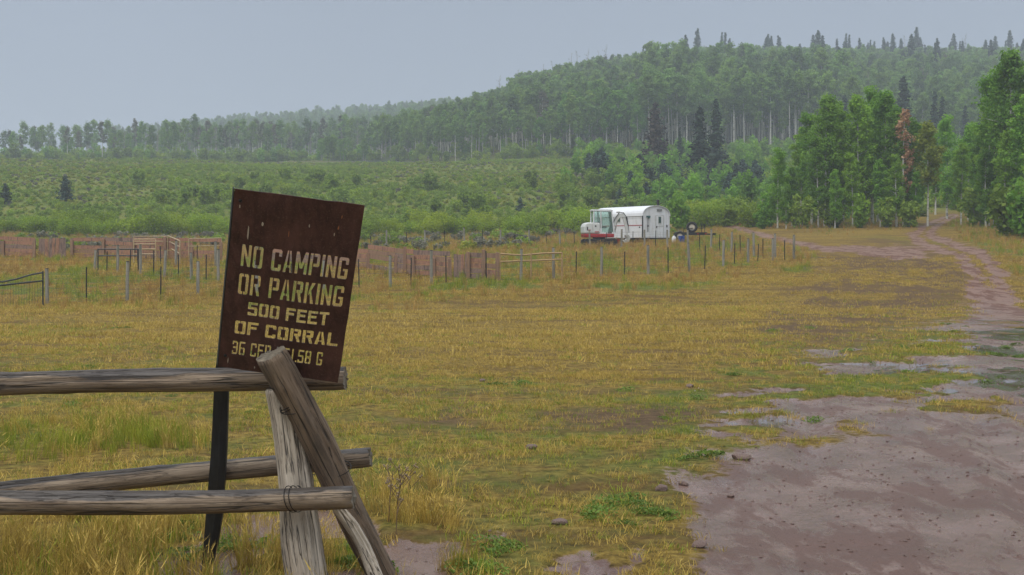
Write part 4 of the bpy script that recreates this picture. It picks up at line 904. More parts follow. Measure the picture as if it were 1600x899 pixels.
m = MB(); m.tube([(1.12, -.5, 2.28), (1.35, -.5, 2.30)], .05, 10); m.tube([(1.35, -.5, 2.30), (1.52, -.5, 2.24)], .028, 8); m.build('arm_cylinder', M_boom, ex)
m = MB(); m.tube([(1.78, -.62, 1.95), (1.93, -.62, 1.35)], .04, 8); m.tube([(1.93, -.62, 1.35), (1.98, -.62, .85)], .024, 8); m.build('bucket_cylinder', M_seam, ex)
m = MB(); m.tube([(.75, -.61, 1.2), (1.0, -.64, 1.85), (1.3, -.64, 2.28), (1.6, -.62, 2.25)], .022, 6); m.tube([(1.6, -.62, 2.25), (1.85, -.64, 1.9), (1.9, -.63, 1.6)], .02, 6); m.build('hydraulic_hose', M_black, ex)
m = MB(); m.prism([(1.72, .70), (1.95, .72), (2.05, .50), (1.92, .22), (1.62, .18), (1.50, .34), (1.60, .38), (1.72, .36), (1.82, .48)], .55, 'y', -.78); m.build('bucket', M_boom, ex)
m = MB(); m.box((1.25, 0, .28), (.06, 1.5, .34)); m.box((.95, -.35, .32), (.6, .10, .10)); m.box((.95, .35, .32), (.6, .10, .10)); m.build('dozer_blade', M_red, ex)

fb0 = Vector(((1080 - CX) / F * 91.0, 91.0, 0)); fb0.z = gz(fb0.x, fb0.y)
fb = thing('flatbed_trailer', 'low black flatbed trailer with an upright spare wheel beside the wagon', 'trailer', fb0, -0.06)
m = MB(); m.box((-.1, -.8, .52), (2.3, .07, .14)); m.box((-.1, .8, .52), (2.3, .07, .14))
for k in range(6): m.box((-1.2 + k * .44, 0, .54), (.07, 1.6, .10))
m.box((.0, 0, .62), (2.2, 1.55, .04)); m.build('deck', M_tpost, fb)
m = MB(); m.tube([(1.0, -.7, .52), (1.62, 0, .50)], .05, 6); m.tube([(1.0, .7, .52), (1.62, 0, .50)], .05, 6); m.box((1.68, 0, .52), (.22, .12, .14)); m.build('drawbar', M_tpost, fb)
m = MB(); m.tube([(-.62, -.72, .62), (-.62, -.72, .92), (.05, -.72, .92)], .025, 6); m.tube([(.28, -.72, .95), (.88, -.72, .95)], .022, 6); m.tube([(.70, -.72, .62), (.70, -.72, 1.22)], .028, 6); m.tube([(.92, -.72, .62), (.92, -.72, 1.24), (.70, -.72, 1.24)], .022, 6); m.build('side_rail', M_tpost, fb)
wheel(fb, (.0, -.60, 1.02), .41, .24, 'y')['label'] = 'upright spare wheel with pale rim'
for s in (-.9, .9): wheel(fb, (-.9, s * .95, .36), .36, .2, 'y')
m = MB(); m.tube([(.55, -.75, .0), (.55, -.75, .55)], .03, 6); m.tube([(1.55, 0, .0), (1.55, 0, .5)], .03, 6); m.build('jack_stand', M_tpost, fb)
for x in (.42, .98): m = MB(); m.box((x, -.842, .53), (.12, .012, .06)); m.build('reflector', M_red, fb)
for k, (px, w) in enumerate(((1062.5, .24), (1067.5, .25))):
    p = Vector(((px - CX) / F * 87.5, 87.5 + .1 * k, 0)); p.z = gz(p.x, p.y) + 0.02
    t = thing('bucket', ('blue plastic bucket in the grass, the one nearer the wagon', 'blue plastic bucket in the grass, the one nearer the spare wheel')[k], 'bucket', p, group='blue buckets')
    m = MB(); m.tube([(0, 0, 0), (0, 0, .02), (0, 0, .43), (0, 0, .46)], [w * .36, w * .40, w * .52, w * .55], 14); m.build('body', M_blue, t); m = MB(); m.tube([(0, 0, .455), (0, 0, .48)], w * .56, 14); m.build('lid', M_blue, t)
p = Vector(((1053 - CX) / F * 88.2, 88.2, 0)); p.z = gz(p.x, p.y)
t = thing('gas_bottle', 'small white gas bottle at the corner of the wagon', 'gas bottle', p)
m = MB(); m.tube([(0, 0, .02), (0, 0, .08), (0, 0, .36), (0, 0, .45), (0, 0, .48)], [.12, .15, .15, .10, .05], 14); m.build('body', M_white, t); m = MB(); m.tube([(0, 0, .47), (0, 0, .56)], .05, 8); m.build('valve', M_boom, t)

# dried weed stalks by the fence legs
M_stalk = plain('dry_stalk', (0.16, 0.10, 0.055), 0.85); M_head = plain('dry_seed_head', (0.26, 0.19, 0.12), 0.9)
for k, (px, py, hh, lb) in enumerate([(607, 815, .34, 'branched dried weed stalk nearest the leaning log leg'), (622, 800, .30, 'dried weed stalk with pale heads, second from the leaning log leg'), (636, 790, .26, 'short dried weed stalk in the golden grass'), (618, 840, .38, 'tall dried weed stalk low in front of the golden grass')]):
    g = at(px, py); g.z = gz(g.x, g.y); t = thing('weed_stalk', lb, 'weed', g); r = random.Random(k); st = MB(); hd = MB()
    st.tube([(0, 0, -.03), (.01, 0, hh * .5), (.03, .01, hh)], .0035, 5, r2=.002)
    for j in range(7):
        z = hh * (.45 + .08 * j); a = r.random() * 6.28; L = .03 + .06 * r.random(); e = Vector((.02 + math.cos(a) * L, math.sin(a) * L, z + L * 1.1)); st.tube([(.012, 0, z), e], .0022, 4)
        for q in range(3): d_ = Vector((r.gauss(0, .008), r.gauss(0, .008), r.gauss(0, .006))); hd.tube([e + d_, e + d_ + Vector((0, 0, .006)), e + d_ + Vector((0, 0, .012))], [.003, .008, .003], 5)
    st.build('stem', M_stalk, t); kind(hd.build('seed_heads', M_head, t), 'stuff')

# ------------------------------------------------------------------ stones
def stone_mesh(seed):
    r = np.random.default_rng(seed); import bmesh as bmh
    bm = bmh.new(); bmh.ops.create_icosphere(bm, subdivisions=2, radius=1.0)
    pl = r.normal(size=(7, 3)); pl /= np.linalg.norm(pl, axis=1, keepdims=True); q = .55 + .35 * r.random(7)
    for v in bm.verts:
        c = np.array(v.co)
        for n_, d_ in zip(pl, q):
            e = c @ n_ - d_
            if e > 0: c = c - n_ * e
        c *= 1 + .05 * r.normal(); v.co = c * [1.2, .9, .6]
    me = bpy.data.meshes.new('stone'); bm.to_mesh(me); bm.free(); me.materials.append(M_rock); return me
SM = [stone_mesh(k) for k in range(5)]
for k, (px, py, r, lb) in enumerate([(1158, 716, .075, 'flat reddish stone at the edge of the mud, largest there'), (1033, 765, .055, 'dark round stone on the tip of the green weed patch'), (1068, 756, .04, 'pale small stone on the mud just past the weed patch'), (831, 703, .055, 'reddish stone alone in the short yellow grass'), (753, 595, .05, 'small dark stone far out in the dry grass'), (1078, 606, .06, 'flat stone where the dry grass meets the green patches'),
                                     (1201, 627, .05, 'small stone among the first green patches by the mud'), (1092, 852, .05, 'dark stone beside the eroded mud lip'), (1142, 770, .03, 'small dark stone lying on the open mud'), (874, 818, .05, 'reddish stone in the bare patch below the weeds')]):
    g = at(px, py); o = obj('stone', SM[k % 5], None, (g.x, g.y, gz(g.x, g.y) + r * .22), (0, 0, k)); o.scale = (r, r, r); tag(o, lb, 'stone')

# ------------------------------------------------------------------ trees
A_near = [aspen('near_aspen_%d' % k, 20 + k, 12.0, (.14, .22, .12, .26)[k], (1.75, 1.45, 1.9, 1.5)[k], 54, (8500, 7000, 9500, 7000)[k], .22, L_grove, tr=.0125) for k in range(4)]
A_yel = aspen('yellow_aspen', 31, 11, .40, 1.8, 34, 4200, .26, L_yellow); A_org = aspen('dying_aspen', 32, 12, .30, 1.15, 30, 1300, .26, L_orange)
A_hill = [aspen('hill_aspen_%d' % k, 40 + k, 14.0, (.42, .5, .38, .55, .3, .46)[k], (1.9, 1.7, 2.1, 1.6, 2.0, 1.8)[k], 26, 1900, .42, L_hill, None if k % 2 else M_greybark, tr=.009) for k in range(6)]
A_brt = [aspen('bright_aspen_%d' % k, 50 + k, 14.0, .45, 2.6, 26, 2300, .46, L_bright, tr=.009) for k in range(2)]
A_thin = [aspen('bench_aspen_%d' % k, 60 + k, 14.0, (.35, .45, .4, .5)[k], (2.1, 1.7, 2.3, 1.6)[k], 34, 2600, .36, L_thin if k % 2 else L_hill, thin=(.9, .55, 1.0, .4)[k], tr=.012) for k in range(4)]
A_old = [aspen('old_aspen_%d' % k, 75 + k, 18.0, (.5, .56, .6)[k], (2.6, 2.3, 2.4)[k], 24, 2300, .46, L_hill, tr=.010) for k in range(3)]
A_bare = aspen('bare_aspen', 70, 13.0, .35, 1.5, 44, 30, .25, L_thin, M_greybark, tr=.014)
A_sap = [bush('young_aspen_%d' % k, 80 + k, 3.4, 1.5, 1500, .26, (L_brush, L_grove)[k % 2], 9) for k in range(3)]
SP = [spruce('spruce_%d' % k, 90 + k, 14.0, (2.7, 2.3, 2.9)[k], (L_spruce, L_spruce, L_sprblue)[k]) for k in range(3)]
SP_dead = spruce('brown_spruce', 95, 12.0, 3.1, L_sprdead, base=.08); SP_thin = spruce('thin_spruce', 96, 14.0, 1.6, L_spruce, nb=8, per=7)
SP_sap = [spruce('young_spruce_%d' % k, 97 + k, 4.0, 1.75, (L_sprblue, L_spruce)[k % 2], dz=.22, nb=11, per=9, base=.02, ls=.48) for k in range(2)]
WIL = [bush('willow_%d' % k, 110 + k, 2.5, 2.0, 2600, .17, L_willow, 26) for k in range(3)]
BRU = [bush('brush_%d' % k, 120 + k, (1.5, 1.2, 1.8, .8, .8, .6, .7)[k], (1.3, 1.2, 1.3, 1.0, .9, .8, .8)[k], 420, .24, (L_brush, L_brush, L_willow, L_brushy, L_sage, L_brushy, L_sage)[k], 9) for k in range(7)]

def place(px, row_top, row_foot, H0, depth=None):
    """a spot on the ground and the scale that lifts a tree of height H0 to row_top"""
    if depth is None: g = at(px, row_foot); Y = g.y
    else: Y = depth
    X = (px - CX) / F * Y; z = gz(X, Y); h = EYE + (HY - row_top) / F * Y - z
    return Vector((X, Y, z)), h / H0
# grove by the track
GROVE = [(1215, 235, 108, 0, 'small round crowned aspen at the outer edge of the roadside grove'), (1237, 262, 112, 3, 'low bushy aspen second in from the edge of the grove'), (1268, 178, 113, 1, 'leafy aspen behind the twin white trunks of the grove'), (1288, 152, 109, 2, 'tall aspen with paired white trunk at the front of the grove'), (1296, 165, 110, 1, 'slender aspen pressed against the paired trunk aspen'), (1318, 185, 117, 0, 'shorter aspen filling the gap behind the grove front'),
         (1340, 150, 109, 3, 'tall aspen with one long clean white trunk mid grove'), (1362, 142, 115, 0, 'tall dense aspen just past the clean trunked one'), (1385, 146, 110, 2, 'broad aspen crown at the top of the grove'), (1400, 175, 108, 1, 'aspen directly before the dying orange leaved tree'), (1425, 190, 109, 0, 'aspen at the track side end of the grove'), (1332, 240, 106, 1, 'low aspen in front under the clean white trunk'), (1375, 250, 106, 3, 'low aspen in front of the broad crown'),
         (1480, 185, 125, 0, 'aspen standing behind the bend of the dirt track'), (1462, 215, 132, 1, 'far aspen glimpsed beyond the track bend'), (1512, 195, 118, 2, 'leafy aspen with leaning trunk beyond the track'), (1502, 225, 108, 3, 'aspen with a thin white trunk at the grassy track verge'),
         (1545, 165, 104, 1, 'mid height aspen beneath the tallest roadside tree'), (1582, 84, 98, 2, 'tallest aspen, bright and full, at the frame edge'), (1560, 150, 110, 0, 'aspen tucked behind the tallest roadside tree'), (1625, 70, 97, 0, 'full aspen next past the tallest roadside tree'), (1600, 150, 92, 3, 'lower aspen in front of the tallest roadside tree'), (1670, 90, 96, 1, 'outermost aspen of the tall roadside clump'), (1252, 200, 116, 3, 'slim aspen filling the near flank of the grove'), (1278, 215, 106, 1, 'short leafy aspen in front of the paired trunk'), (1310, 160, 113, 3, 'slim tall aspen between the paired trunk and the clean trunk'), (1352, 165, 112, 1, 'slim aspen leaning on the tall dense one'), (1372, 160, 118, 2, 'aspen crown behind the highest point of the grove'), (1400, 245, 105, 0, 'low leafy aspen at the grove foot facing the track'), (1228, 290, 105, 2, 'knee high young aspen spreading at the grove edge'),
         (1305, 268, 104, 0, 'low leafy aspen hiding the grove trunks near the pair'), (1430, 270, 106, 1, 'low leafy aspen closest to the track bend'), (1530, 205, 112, 3, 'slim aspen crowding the verge beyond the track'), (1555, 118, 101, 0, 'second tallest aspen, on the near flank of the tall clump'), (1540, 235, 100, 2, 'low spreading aspen at the clump foot by the track'), (1570, 205, 93, 1, 'leafy low aspen before the tallest roadside tree'), (1625, 160, 88, 2, 'broad low aspen at the clump front beyond the frame edge')]
for px, top, Y, k, lb in GROVE:
    loc, s = place(px, top, 0, 12.0, Y); tree('aspen_tree', lb, 'tree', A_near[k], loc, s, group='roadside aspens')
loc, s = place(1411, 168, 0, 12, 107.3); tree('aspen_tree', 'dying aspen with orange brown leaves in the green grove', 'tree', A_org, loc, s)
loc, s = place(1450, 193, 0, 11, 106); tree('aspen_tree', 'yellowing aspen with a slim pale trunk by the track', 'tree', A_yel, loc, s)
for k, (px, top, Y, lb) in enumerate([(1575, 288, 84, 'rounded leafy bush at the foot of the tallest roadside tree'), (1600, 300, 80, 'rounded leafy bush nearest the frame edge by the track'), (1250, 318, 105, 'low bush under the grove edge beside the small aspen'), (1300, 322, 105, 'low bush under the paired white trunks'), (1345, 320, 104, 'low bush under the clean white trunk'), (1385, 322, 104, 'low bush where the grove meets the track'), (1420, 318, 104, 'low bush right beside the dirt track bend'), (1200, 310, 112, 'bush outside the grove toward the wagon'), (1530, 305, 102, 'bush between the track and the tall roadside clump')]):
    loc, s = place(px, top - 12, 0, 3.3, Y); tree('leafy_bush', lb, 'bush', A_sap[k % 3], loc, s * 1.05, parts=('stems', 'foliage'))
# spruces on the slope behind the wagon and single dark ones
for px, top, foot, pr, H0, lb in [(1024, 160, 272, SP_dead, 12, 'dark brown dying spruce, broad, on the slope above the wagon'), (1093, 166, 300, SP[0], 14, 'tall dark spruce, broader of the pair above the wagon'), (1119, 154, 290, SP[1], 14, 'tall narrow spruce, further of the pair above the wagon'), (1062, 205, 268, SP[1], 14, 'mid sized spruce between the brown one and the tall pair'),
                                  (1412, 118, 262, SP[0], 14, 'dark spruce rising behind the roadside grove'), (1460, 142, 258, SP_thin, 14, 'thin spruce behind the yellowing aspen'), (1472, 150, 258, SP_thin, 14, 'thin spruce twin nearer the tall roadside clump'), (1320, 148, 262, SP[1], 14, 'dark spruce top showing between grove crowns'), (102, 276, 316, SP_sap[0], 4, 'lone blue green spruce on the brushy bank'), (8, 286, 320, SP_sap[1], 4, 'small dark spruce on the bank at the frame edge'),
                                  (813, 308, 330, SP_sap[0], 4, 'tiny spruce at the foot of the bank'), (1530, 178, 262, SP_thin, 14, 'narrow spruce half hidden by the tall roadside clump'), (1508, 165, 250, SP[1], 14, 'dark spruce on the misty slope above the track')]:
    loc, s = place(px, top, foot, H0); tree('spruce_tree', lb, 'tree', pr, loc, s, sz=s, group=None)
for k, (px, top, foot) in enumerate(sorted([(920, 240, 282), (932, 238, 290), (940, 232, 292), (960, 250, 285), (975, 246, 290), (1000, 240, 296), (1018, 262, 312), (1036, 250, 300), (1044, 265, 308), (1060, 258, 296), (1130, 262, 310), (1150, 255, 306), (1160, 250, 300), (1180, 252, 306), (1185, 262, 312), (1140, 270, 318), (1168, 268, 315), (985, 268, 312), (1085, 278, 320), (1110, 282, 322), (968, 296, 322), (1010, 285, 325)])):
    loc, s = place(px, top, foot, 4.0); tree('young_spruce', '%s young blue green spruce above the wagon, counting toward the grove' % ordinal(k + 1), 'tree', SP_sap[k % 2], loc, s, group='young spruces above the wagon')
for k in range(44):
    px = 880 + 370 * rng.random(); foot = (262 + (px - 880) * 0.12) + 62 * rng.random(); loc, s = place(px, foot - 22 - 22 * rng.random(), foot, 3.4)
    tree('young_aspen', 'young aspen sapling in the thicket on the slope above the wagon', 'tree', A_sap[k % 3], loc, max(.5, s), group='saplings above the wagon', parts=('stems', 'crown'))
for k in range(16):
    px = 1052 + 150 * rng.random(); Y = 112 + 22 * rng.random(); X = (px - CX) / F * Y
    tree('willow_bush', 'green bush in the row right behind the flatbed trailer', 'bush', (WIL + A_sap)[k % 5], Vector((X, Y, gz(X, Y))), .7 + .4 * rng.random(), group='bushes behind the flatbed trailer', parts=('stems', 'foliage'))
for k in range(74):
    px = -160 + 1080 * (k + rng.random()) / 74; Y = 120 + 15 * rng.random(); X = (px - CX) / F * Y
    zone = ['beyond the reddish plank wall', 'behind the brown sign', 'between the sign and the wagon'][int(np.searchsorted([350, 575], px))]
    tree('willow_bush', 'bright green willow bush at the foot of the bank, ' + zone, 'bush', WIL[k % 3], Vector((X, Y, gz(X, Y))), .6 + .45 * rng.random() ** 2, group='willows ' + zone, parts=('stems', 'foliage'))

# hillside wood: spots on a jittered grid, front rows as single trees, the rest as one wood
def grid_spots(y0, y1, x0, x1, step):
    a, b = np.meshgrid(np.arange(x0, x1, step), np.arange(y0, y1, step)); n = a.size
    X = a.ravel() + rng.uniform(-.48, .48, n) * step; Y = b.ravel() + rng.uniform(-.48, .48, n) * step; return X, Y, CX + F * X / Y
X, Y, px = grid_spots(275, 640, -60, 360, 3.3)
front = np.interp(px, [560, 600, 700, 880, 1000, 1200, 1600, 2100], [392, 345, 308, 292, 288, 300, 305, 300]); n1 = fbm(X * .03, Y * .03, 3)
ok = (px > 572) & (px < 1780) & (Y > front + (n1 - .5) * 24) & (Y < 635)
X, Y, px, n1 = X[ok], Y[ok], px[ok], n1[ok]; order = np.argsort(Y - np.interp(px, [560, 600, 700, 880, 1000, 1200, 1600, 2100], [392, 345, 308, 292, 288, 300, 305, 300])); X, Y, px, n1 = X[order], Y[order], px[order], n1[order]
NI = 190
# first a few picks thinned over the front so that they spread along its whole width
Z = height(X, Y)
bright = np.exp(-((px - 985) / 75) ** 2) * sstep(345, 310, Y)
def hill_pick(i):
    if 1010 < px[i] < 1330 and rng.random() < .8: return A_old[int(rng.integers(3))]
    return A_brt[i % 2] if rng.random() < bright[i] * .9 else A_hill[int(rng.integers(6))]
for i in range(NI):
    pk = hill_pick(i); hgt = (13.5 + 2.5 * rng.random() if pk in A_old else 10.5 + 5 * rng.random()) if px[i] > 880 else 7.5 + 5 * rng.random()
    zone = ['above the open brushy bank', 'above the saplings uphill of the wagon', 'behind the dark spruce pair', 'behind the roadside grove', 'behind the tall roadside clump'][int(np.searchsorted([800, 1010, 1200, 1480], px[i]))]
    look = 'tall bare trunked' if pk in A_old else ('bright green' if pk in A_brt else 'grey green')
    tree('aspen_tree', '%s aspen in the hillside wood front, %s' % (look, zone), 'tree', pk, Vector((X[i], Y[i], Z[i])), hgt / 14, group='%s front row aspens %s' % (look, zone))
WOOD = proto_coll('wood_kinds', [p.both for p in A_hill] + [p.both for p in A_brt] + [A_bare.both, A_thin[1].both] + [p.both for p in A_old])
rest = np.arange(NI, len(X)); n = len(rest); idx = rng.integers(0, 6, n); r_ = rng.random(n)
idx = np.where(rng.random(n) < bright[rest] * .9, 6 + idx % 2, idx); idx = np.where(r_ < .035, 8, idx); idx = np.where((r_ > .035) & (r_ < .07), 9, idx)
old = (px[rest] > 1010) & (px[rest] < 1330) & (Y[rest] < 400) & (rng.random(n) < .75); idx = np.where(old, 10 + rng.integers(0, 3, n), idx)
var_ = fbm(X[rest] * .05, Y[rest] * .05, 3)
s = (.45 + .55 * rng.random(n) + .32 * var_) * np.where(px[rest] < 800, .82, 1.0)
scatter_stuff('forest', 'dense misty aspen wood covering the hillside', 'forest', WOOD, np.stack([X[rest], Y[rest], Z[rest]], 1), np.stack([rng.normal(0, .03, n), rng.normal(0, .03, n), rng.random(n) * 6.28], 1), np.stack([s, s, s], 1), idx)
# conifers and snags along the skyline
SKY = [(1090, 44, 545, 1), (1128, 50, 545, 0), (1133, 50, 548, 0), (1200, 53, 545, 1), (1205, 56, 550, 1), (1218, 58, 548, 1), (1278, 47, 520, 2), (1285, 55, 525, 1), (1308, 60, 540, 0), (1322, 52, 555, 0), (1327, 54, 555, 0), (1360, 62, 560, 0), (1366, 64, 560, 0), (1380, 58, 565, 0), (1395, 52, 540, 1), (1408, 60, 560, 1), (1432, 42, 565, 1), (1438, 58, 570, 2), (1420, 65, 560, 1), (1437, 85, 500, 1), (1490, 52, 575, 1), (1485, 66, 560, 1), (1500, 64, 570, 0), (1523, 96, 470, 1), (1540, 62, 540, 2), (1555, 56, 560, 1), (1578, 47, 575, 1), (1282, 85, 470, 2), (1005, 72, 545, 0), (1022, 70, 545, 0), (1250, 68, 550, 1), (1345, 66, 560, 0), (1465, 70, 560, 0), (1600, 60, 560, 1), (1640, 55, 565, 2)]
for j, (px_, top, Y_d, k) in enumerate(sorted(SKY)):
    loc, s = place(px_, top, 0, 14.0, Y_d); s = min(max(s, .6), 1.9)
    tree('spruce_tree', '%s spruce along the hill skyline, counted from its low misty end' % ordinal(j + 1), 'tree', (SP_thin, SP[1], SP[0])[k], loc, s * .95, sz=s, group='skyline spruces')
for j in range(64):
    q = rng.random(); px_ = 1060 + 640 * rng.random() ** .8; Y_d = 400 + 185 * rng.random() ** .7; X_s = (px_ - CX) / F * Y_d; hh = (13 + 9 * rng.random())
    zone = ['above the wagon', 'above the roadside grove', 'above the tall roadside clump'][int(np.searchsorted([1210, 1460], px_))]
    tree('spruce_tree', 'dark pointed spruce among the aspens high on the hillside, ' + zone, 'tree', (SP_thin, SP[1], SP[0])[j % 3], Vector((X_s, Y_d, gz(X_s, Y_d))), hh / 14 * .9, sz=hh / 14, group='hillside spruces ' + zone)
for j, (px_, top, Y_d) in enumerate(sorted([(893, 82, 535), (903, 78, 535), (918, 76, 540), (935, 78, 540), (808, 108, 505), (850, 100, 520), (864, 95, 525), (946, 70, 545), (1058, 68, 550), (1507, 40, 575), (1415, 55, 570), (780, 118, 500)])):
    loc, s = place(px_, top, 0, 13.0, Y_d); tree('dead_aspen', '%s leafless grey aspen on the hill skyline, counted from its low end' % ordinal(j + 1), 'tree', A_bare, loc, min(1.7, max(.7, s)), group='leafless aspens on the skyline', parts=('trunk', 'twigs'))
# aspens on the bench
BT = [(20, 208), (33, 212), (52, 200), (66, 196), (78, 205), (58, 215), (105, 200), (112, 215), (135, 192), (150, 208), (160, 190), (168, 188), (85, 222), (178, 215), (195, 195), (200, 210), (213, 188), (222, 190), (232, 205), (246, 184), (255, 200), (270, 190), (262, 212), (282, 195), (288, 186), (296, 204), (310, 198), (318, 206), (330, 200), (338, 192), (345, 196), (352, 202), (360, 190), (372, 194), (380, 186), (386, 198), (395, 190), (408, 192), (418, 200), (430, 194), (440, 188), (455, 196), (470, 200), (482, 195), (124, 206), (146, 214), (186, 204), (238, 196), (304, 194), (325, 188), (-20, 205), (-45, 198), (-70, 210), (-100, 200)]
for k, (px_, top) in enumerate(sorted(BT)):
    Yd = 355 + 75 * rng.random(); loc, s = place(px_, top, 0, 14.0, Yd); s = min(1.25, max(.5, s)); bare = k % 6 == 3
    tree('aspen_tree', ('%s hazy aspen in the bench top row, leafless, counting toward the hill' if bare else '%s hazy aspen in the bench top row, thin crowned, counting toward the hill') % ordinal(k + 1), 'tree', A_bare if bare else A_thin[k % 4], loc, s * 1.05, sz=s, group='leafless aspens on the bench' if bare else 'aspens in the row on the bench')
for k in range(20):
    px_ = 500 + 78 * rng.random(); Yd = 330 + 40 * rng.random(); loc, s = place(px_, 208 + 14 * rng.random(), 0, 14.0, Yd)
    tree('aspen_tree', 'dense aspen in the dark rounded clump between the bench row and the hill', 'tree', A_hill[4 if k % 2 else 2], loc, min(1.1, s) * 1.1, sz=min(1.1, s), group='rounded clump beside the hill')
X, Y, px = grid_spots(400, 520, -240, 40, 5.5); ok = (px > -150) & (px < 610) & (rng.random(len(px)) < np.interp(px, [0, 250, 400], [.12, .30, .6])); X, Y = X[ok], Y[ok]; n = len(X)
stuff_of('forest', 'thin hazy wood behind the row of aspens on the bench', 'forest', proto_coll('bench_kinds', [A_thin[0].both, A_thin[1].both, A_thin[2].both, A_bare.both, A_hill[4].both]), X, Y, .7, 1.05, rng.integers(0, 5, n))
X, Y, px = grid_spots(600, 985, -420, 20, 6.5); ok = (px > 180) & (px < 800) & (Y > np.interp(px, [180, 330, 600, 700, 800], [860, 760, 600, 700, 800])); X, Y = X[ok], Y[ok]; n = len(X)
stuff_of('forest', 'pale misty wood on the far ridge', 'forest', proto_coll('ridge_kinds', [A_hill[0].both, A_hill[2].both, A_hill[4].both, SP[1].both]), X, Y, .6, 1.05, rng.choice(4, n, p=[.33, .33, .28, .06]))

UND = proto_coll('edge_kinds', [p.both for p in A_sap] + [BRU[0].both, BRU[2].both])
X, Y, px = grid_spots(285, 440, -230, 150, 3.4); fr_ = np.interp(px, [-300, 500, 572, 600, 700, 880, 1000, 1200, 1600, 2100], [345, 340, 340, 338, 300, 284, 282, 294, 300, 296])
ok = (px > -220) & (px < 1750) & (Y > fr_) & (Y < fr_ + np.where(px < 560, 60, 26)) & (rng.random(len(px)) < np.where((px > 1010) & (px < 1330), .45, .8)); X, Y, px = X[ok], Y[ok], px[ok]; n = len(X)
stuff_of('undergrowth', 'leafy saplings and brush along the foot of the far woods', 'undergrowth', UND, X, Y, .7, 1.35, rng.integers(0, 5, n), tilt=.08)
# brush on the bank
BK = proto_coll('brush_kinds', [p.both for p in BRU] + [A_sap[0].both])
X, Y, px = grid_spots(136, 300, -190, 70, 1.08); ok = (px > -250) & (px < 1010) & (Y < np.interp(px, [600, 900, 1010], [300, 300, 230])); X, Y, px = X[ok], Y[ok], px[ok]
z = terrain0(X, Y); row = HY + F * (EYE - z) / Y; bn = fbm(X * .035 + 2, Y * .03 + 5, 4); dens = rng.random(len(X))
lush = np.clip(sstep(.50, .65, bn + .10 * sstep(285, 320, row) + .12 * np.exp(-((px - 400) / 240) ** 2) - .06 * np.exp(-((px - 90) / 160) ** 2) - .08 * np.exp(-((px - 760) / 170) ** 2)), 0, 1)
kind_ = np.where(rng.random(len(X)) < lush, rng.choice([0, 1, 0, 2, 3], len(X), p=[.3, .3, .2, .12, .08]), rng.choice([3, 4, 5, 6, 1], len(X), p=[.30, .06, .35, .05, .24]))
ok = dens < np.where(lush > .5, .88, .86); 
stuff_of('shrubbery', 'mixed green and yellowing brush covering the bank', 'brush', BK, X[ok], Y[ok], .20, .50, kind_[ok], tilt=.1)
bg_ = (lush > .6) & (dens > .93) & (row > 285)
stuff_of('shrubbery', 'larger dark green shrubs in the lush hollows of the bank', 'brush', BK, X[bg_], Y[bg_], .6, 1.0, rng.choice([0, 1, 2, 7], bg_.sum()), tilt=.1)
X, Y, px = grid_spots(118, 300, 10, 150, 2.4); ok = (px > 900) & (px < 1700) & (Y > np.interp(px, [900, 1000, 1250, 1430, 1470, 1510, 1700], [200, 150, 118, 126, 150, 124, 110])) & (rng.random(len(px)) < .8); X, Y = X[ok], Y[ok]; n = len(X)
stuff_of('undergrowth', 'green undergrowth below the hillside wood', 'undergrowth', proto_coll('under_kinds', [BRU[0].both, BRU[1].both, BRU[2].both, A_sap[1].both, BRU[4].both]), X, Y, .8, 1.6, rng.choice(5, n, p=[.34, .30, .12, .14, .10]), tilt=.08)
# sage and small bushes in the meadow
MEAD = proto_coll('meadow_kinds', [BRU[4].both, BRU[6].both, BRU[1].both, BRU[5].both])
n = 420; Yr = 78 + 44 * rng.random(n); pxr = -200 + 1300 * rng.random(n); Xr = (pxr - CX) / F * Yr; ok = (np.abs(Xr - 10) > 8) | (Yr > 106)
ok &= fbm(Xr * .1, Yr * .1, 3) > .42
stuff_of('undergrowth', 'grey green sage and low brush in the meadow before the willows', 'brush', MEAD, Xr[ok], Yr[ok], .35, .8, rng.choice(4, ok.sum(), p=[.4, .25, .2, .15]))

# ------------------------------------------------------------------ grass
g_short = [tuft('short_dry_%d' % k, 200 + k, 26, .075, .13, .0055, L_straw, 1.3) for k in range(4)]
g_shortg = [tuft('short_green_%d' % k, 210 + k, 24, .07, .12, .006, L_green, 1.1) for k in range(3)]
g_tall = [tuft('tall_dry_%d' % k, 220 + k, 30, .42, .12, .0055, L_straw, .55, .35) for k in range(4)]
g_tallg = [tuft('tall_green_%d' % k, 230 + k, 26, .34, .11, .007, L_green, .45, .1) for k in range(3)]
g_rus = [tuft('russet_%d' % k, 240 + k, 24, .55, .16, .012, L_straw2, .45, .5) for k in range(3)]
def weed(name, seed, flowers):
    r = np.random.default_rng(seed); n = 190; a = r.random(n) * 6.28; rad = .24 * r.random(n) ** .7; zz = .010 + .075 * r.random(n) * (1 - rad / .27)
    P = np.stack([np.cos(a) * rad, np.sin(a) * rad, zz], 1); lv, lf = leaf_quads(P, r.normal(0, .55, (n, 3)) + [0, 0, 1], .020 + .022 * r.random(n), 1.5, r); mi = np.zeros(n); tint = r.random(n)
    if flowers:
        k = 9; P2 = np.stack([r.normal(0, .09, k), r.normal(0, .09, k), .13 + .07 * r.random(k)], 1); v2, f2 = leaf_quads(P2, r.normal(0, .3, (k, 3)) + [0, -.4, 1], np.full(k, .022), 1.0, r); lf = np.concatenate([lf, f2 + len(lv)]); lv = np.concatenate([lv, v2]); mi = np.r_[mi, np.ones(k)]; tint = np.r_[tint, np.ones(k)]
    return np_mesh(name, lv, [lf], [L_weed, L_flower], midx=mi, fattr={'tint': tint})
g_weed = [weed('weed_%d' % k, 250 + k, k == 2) for k in range(3)]
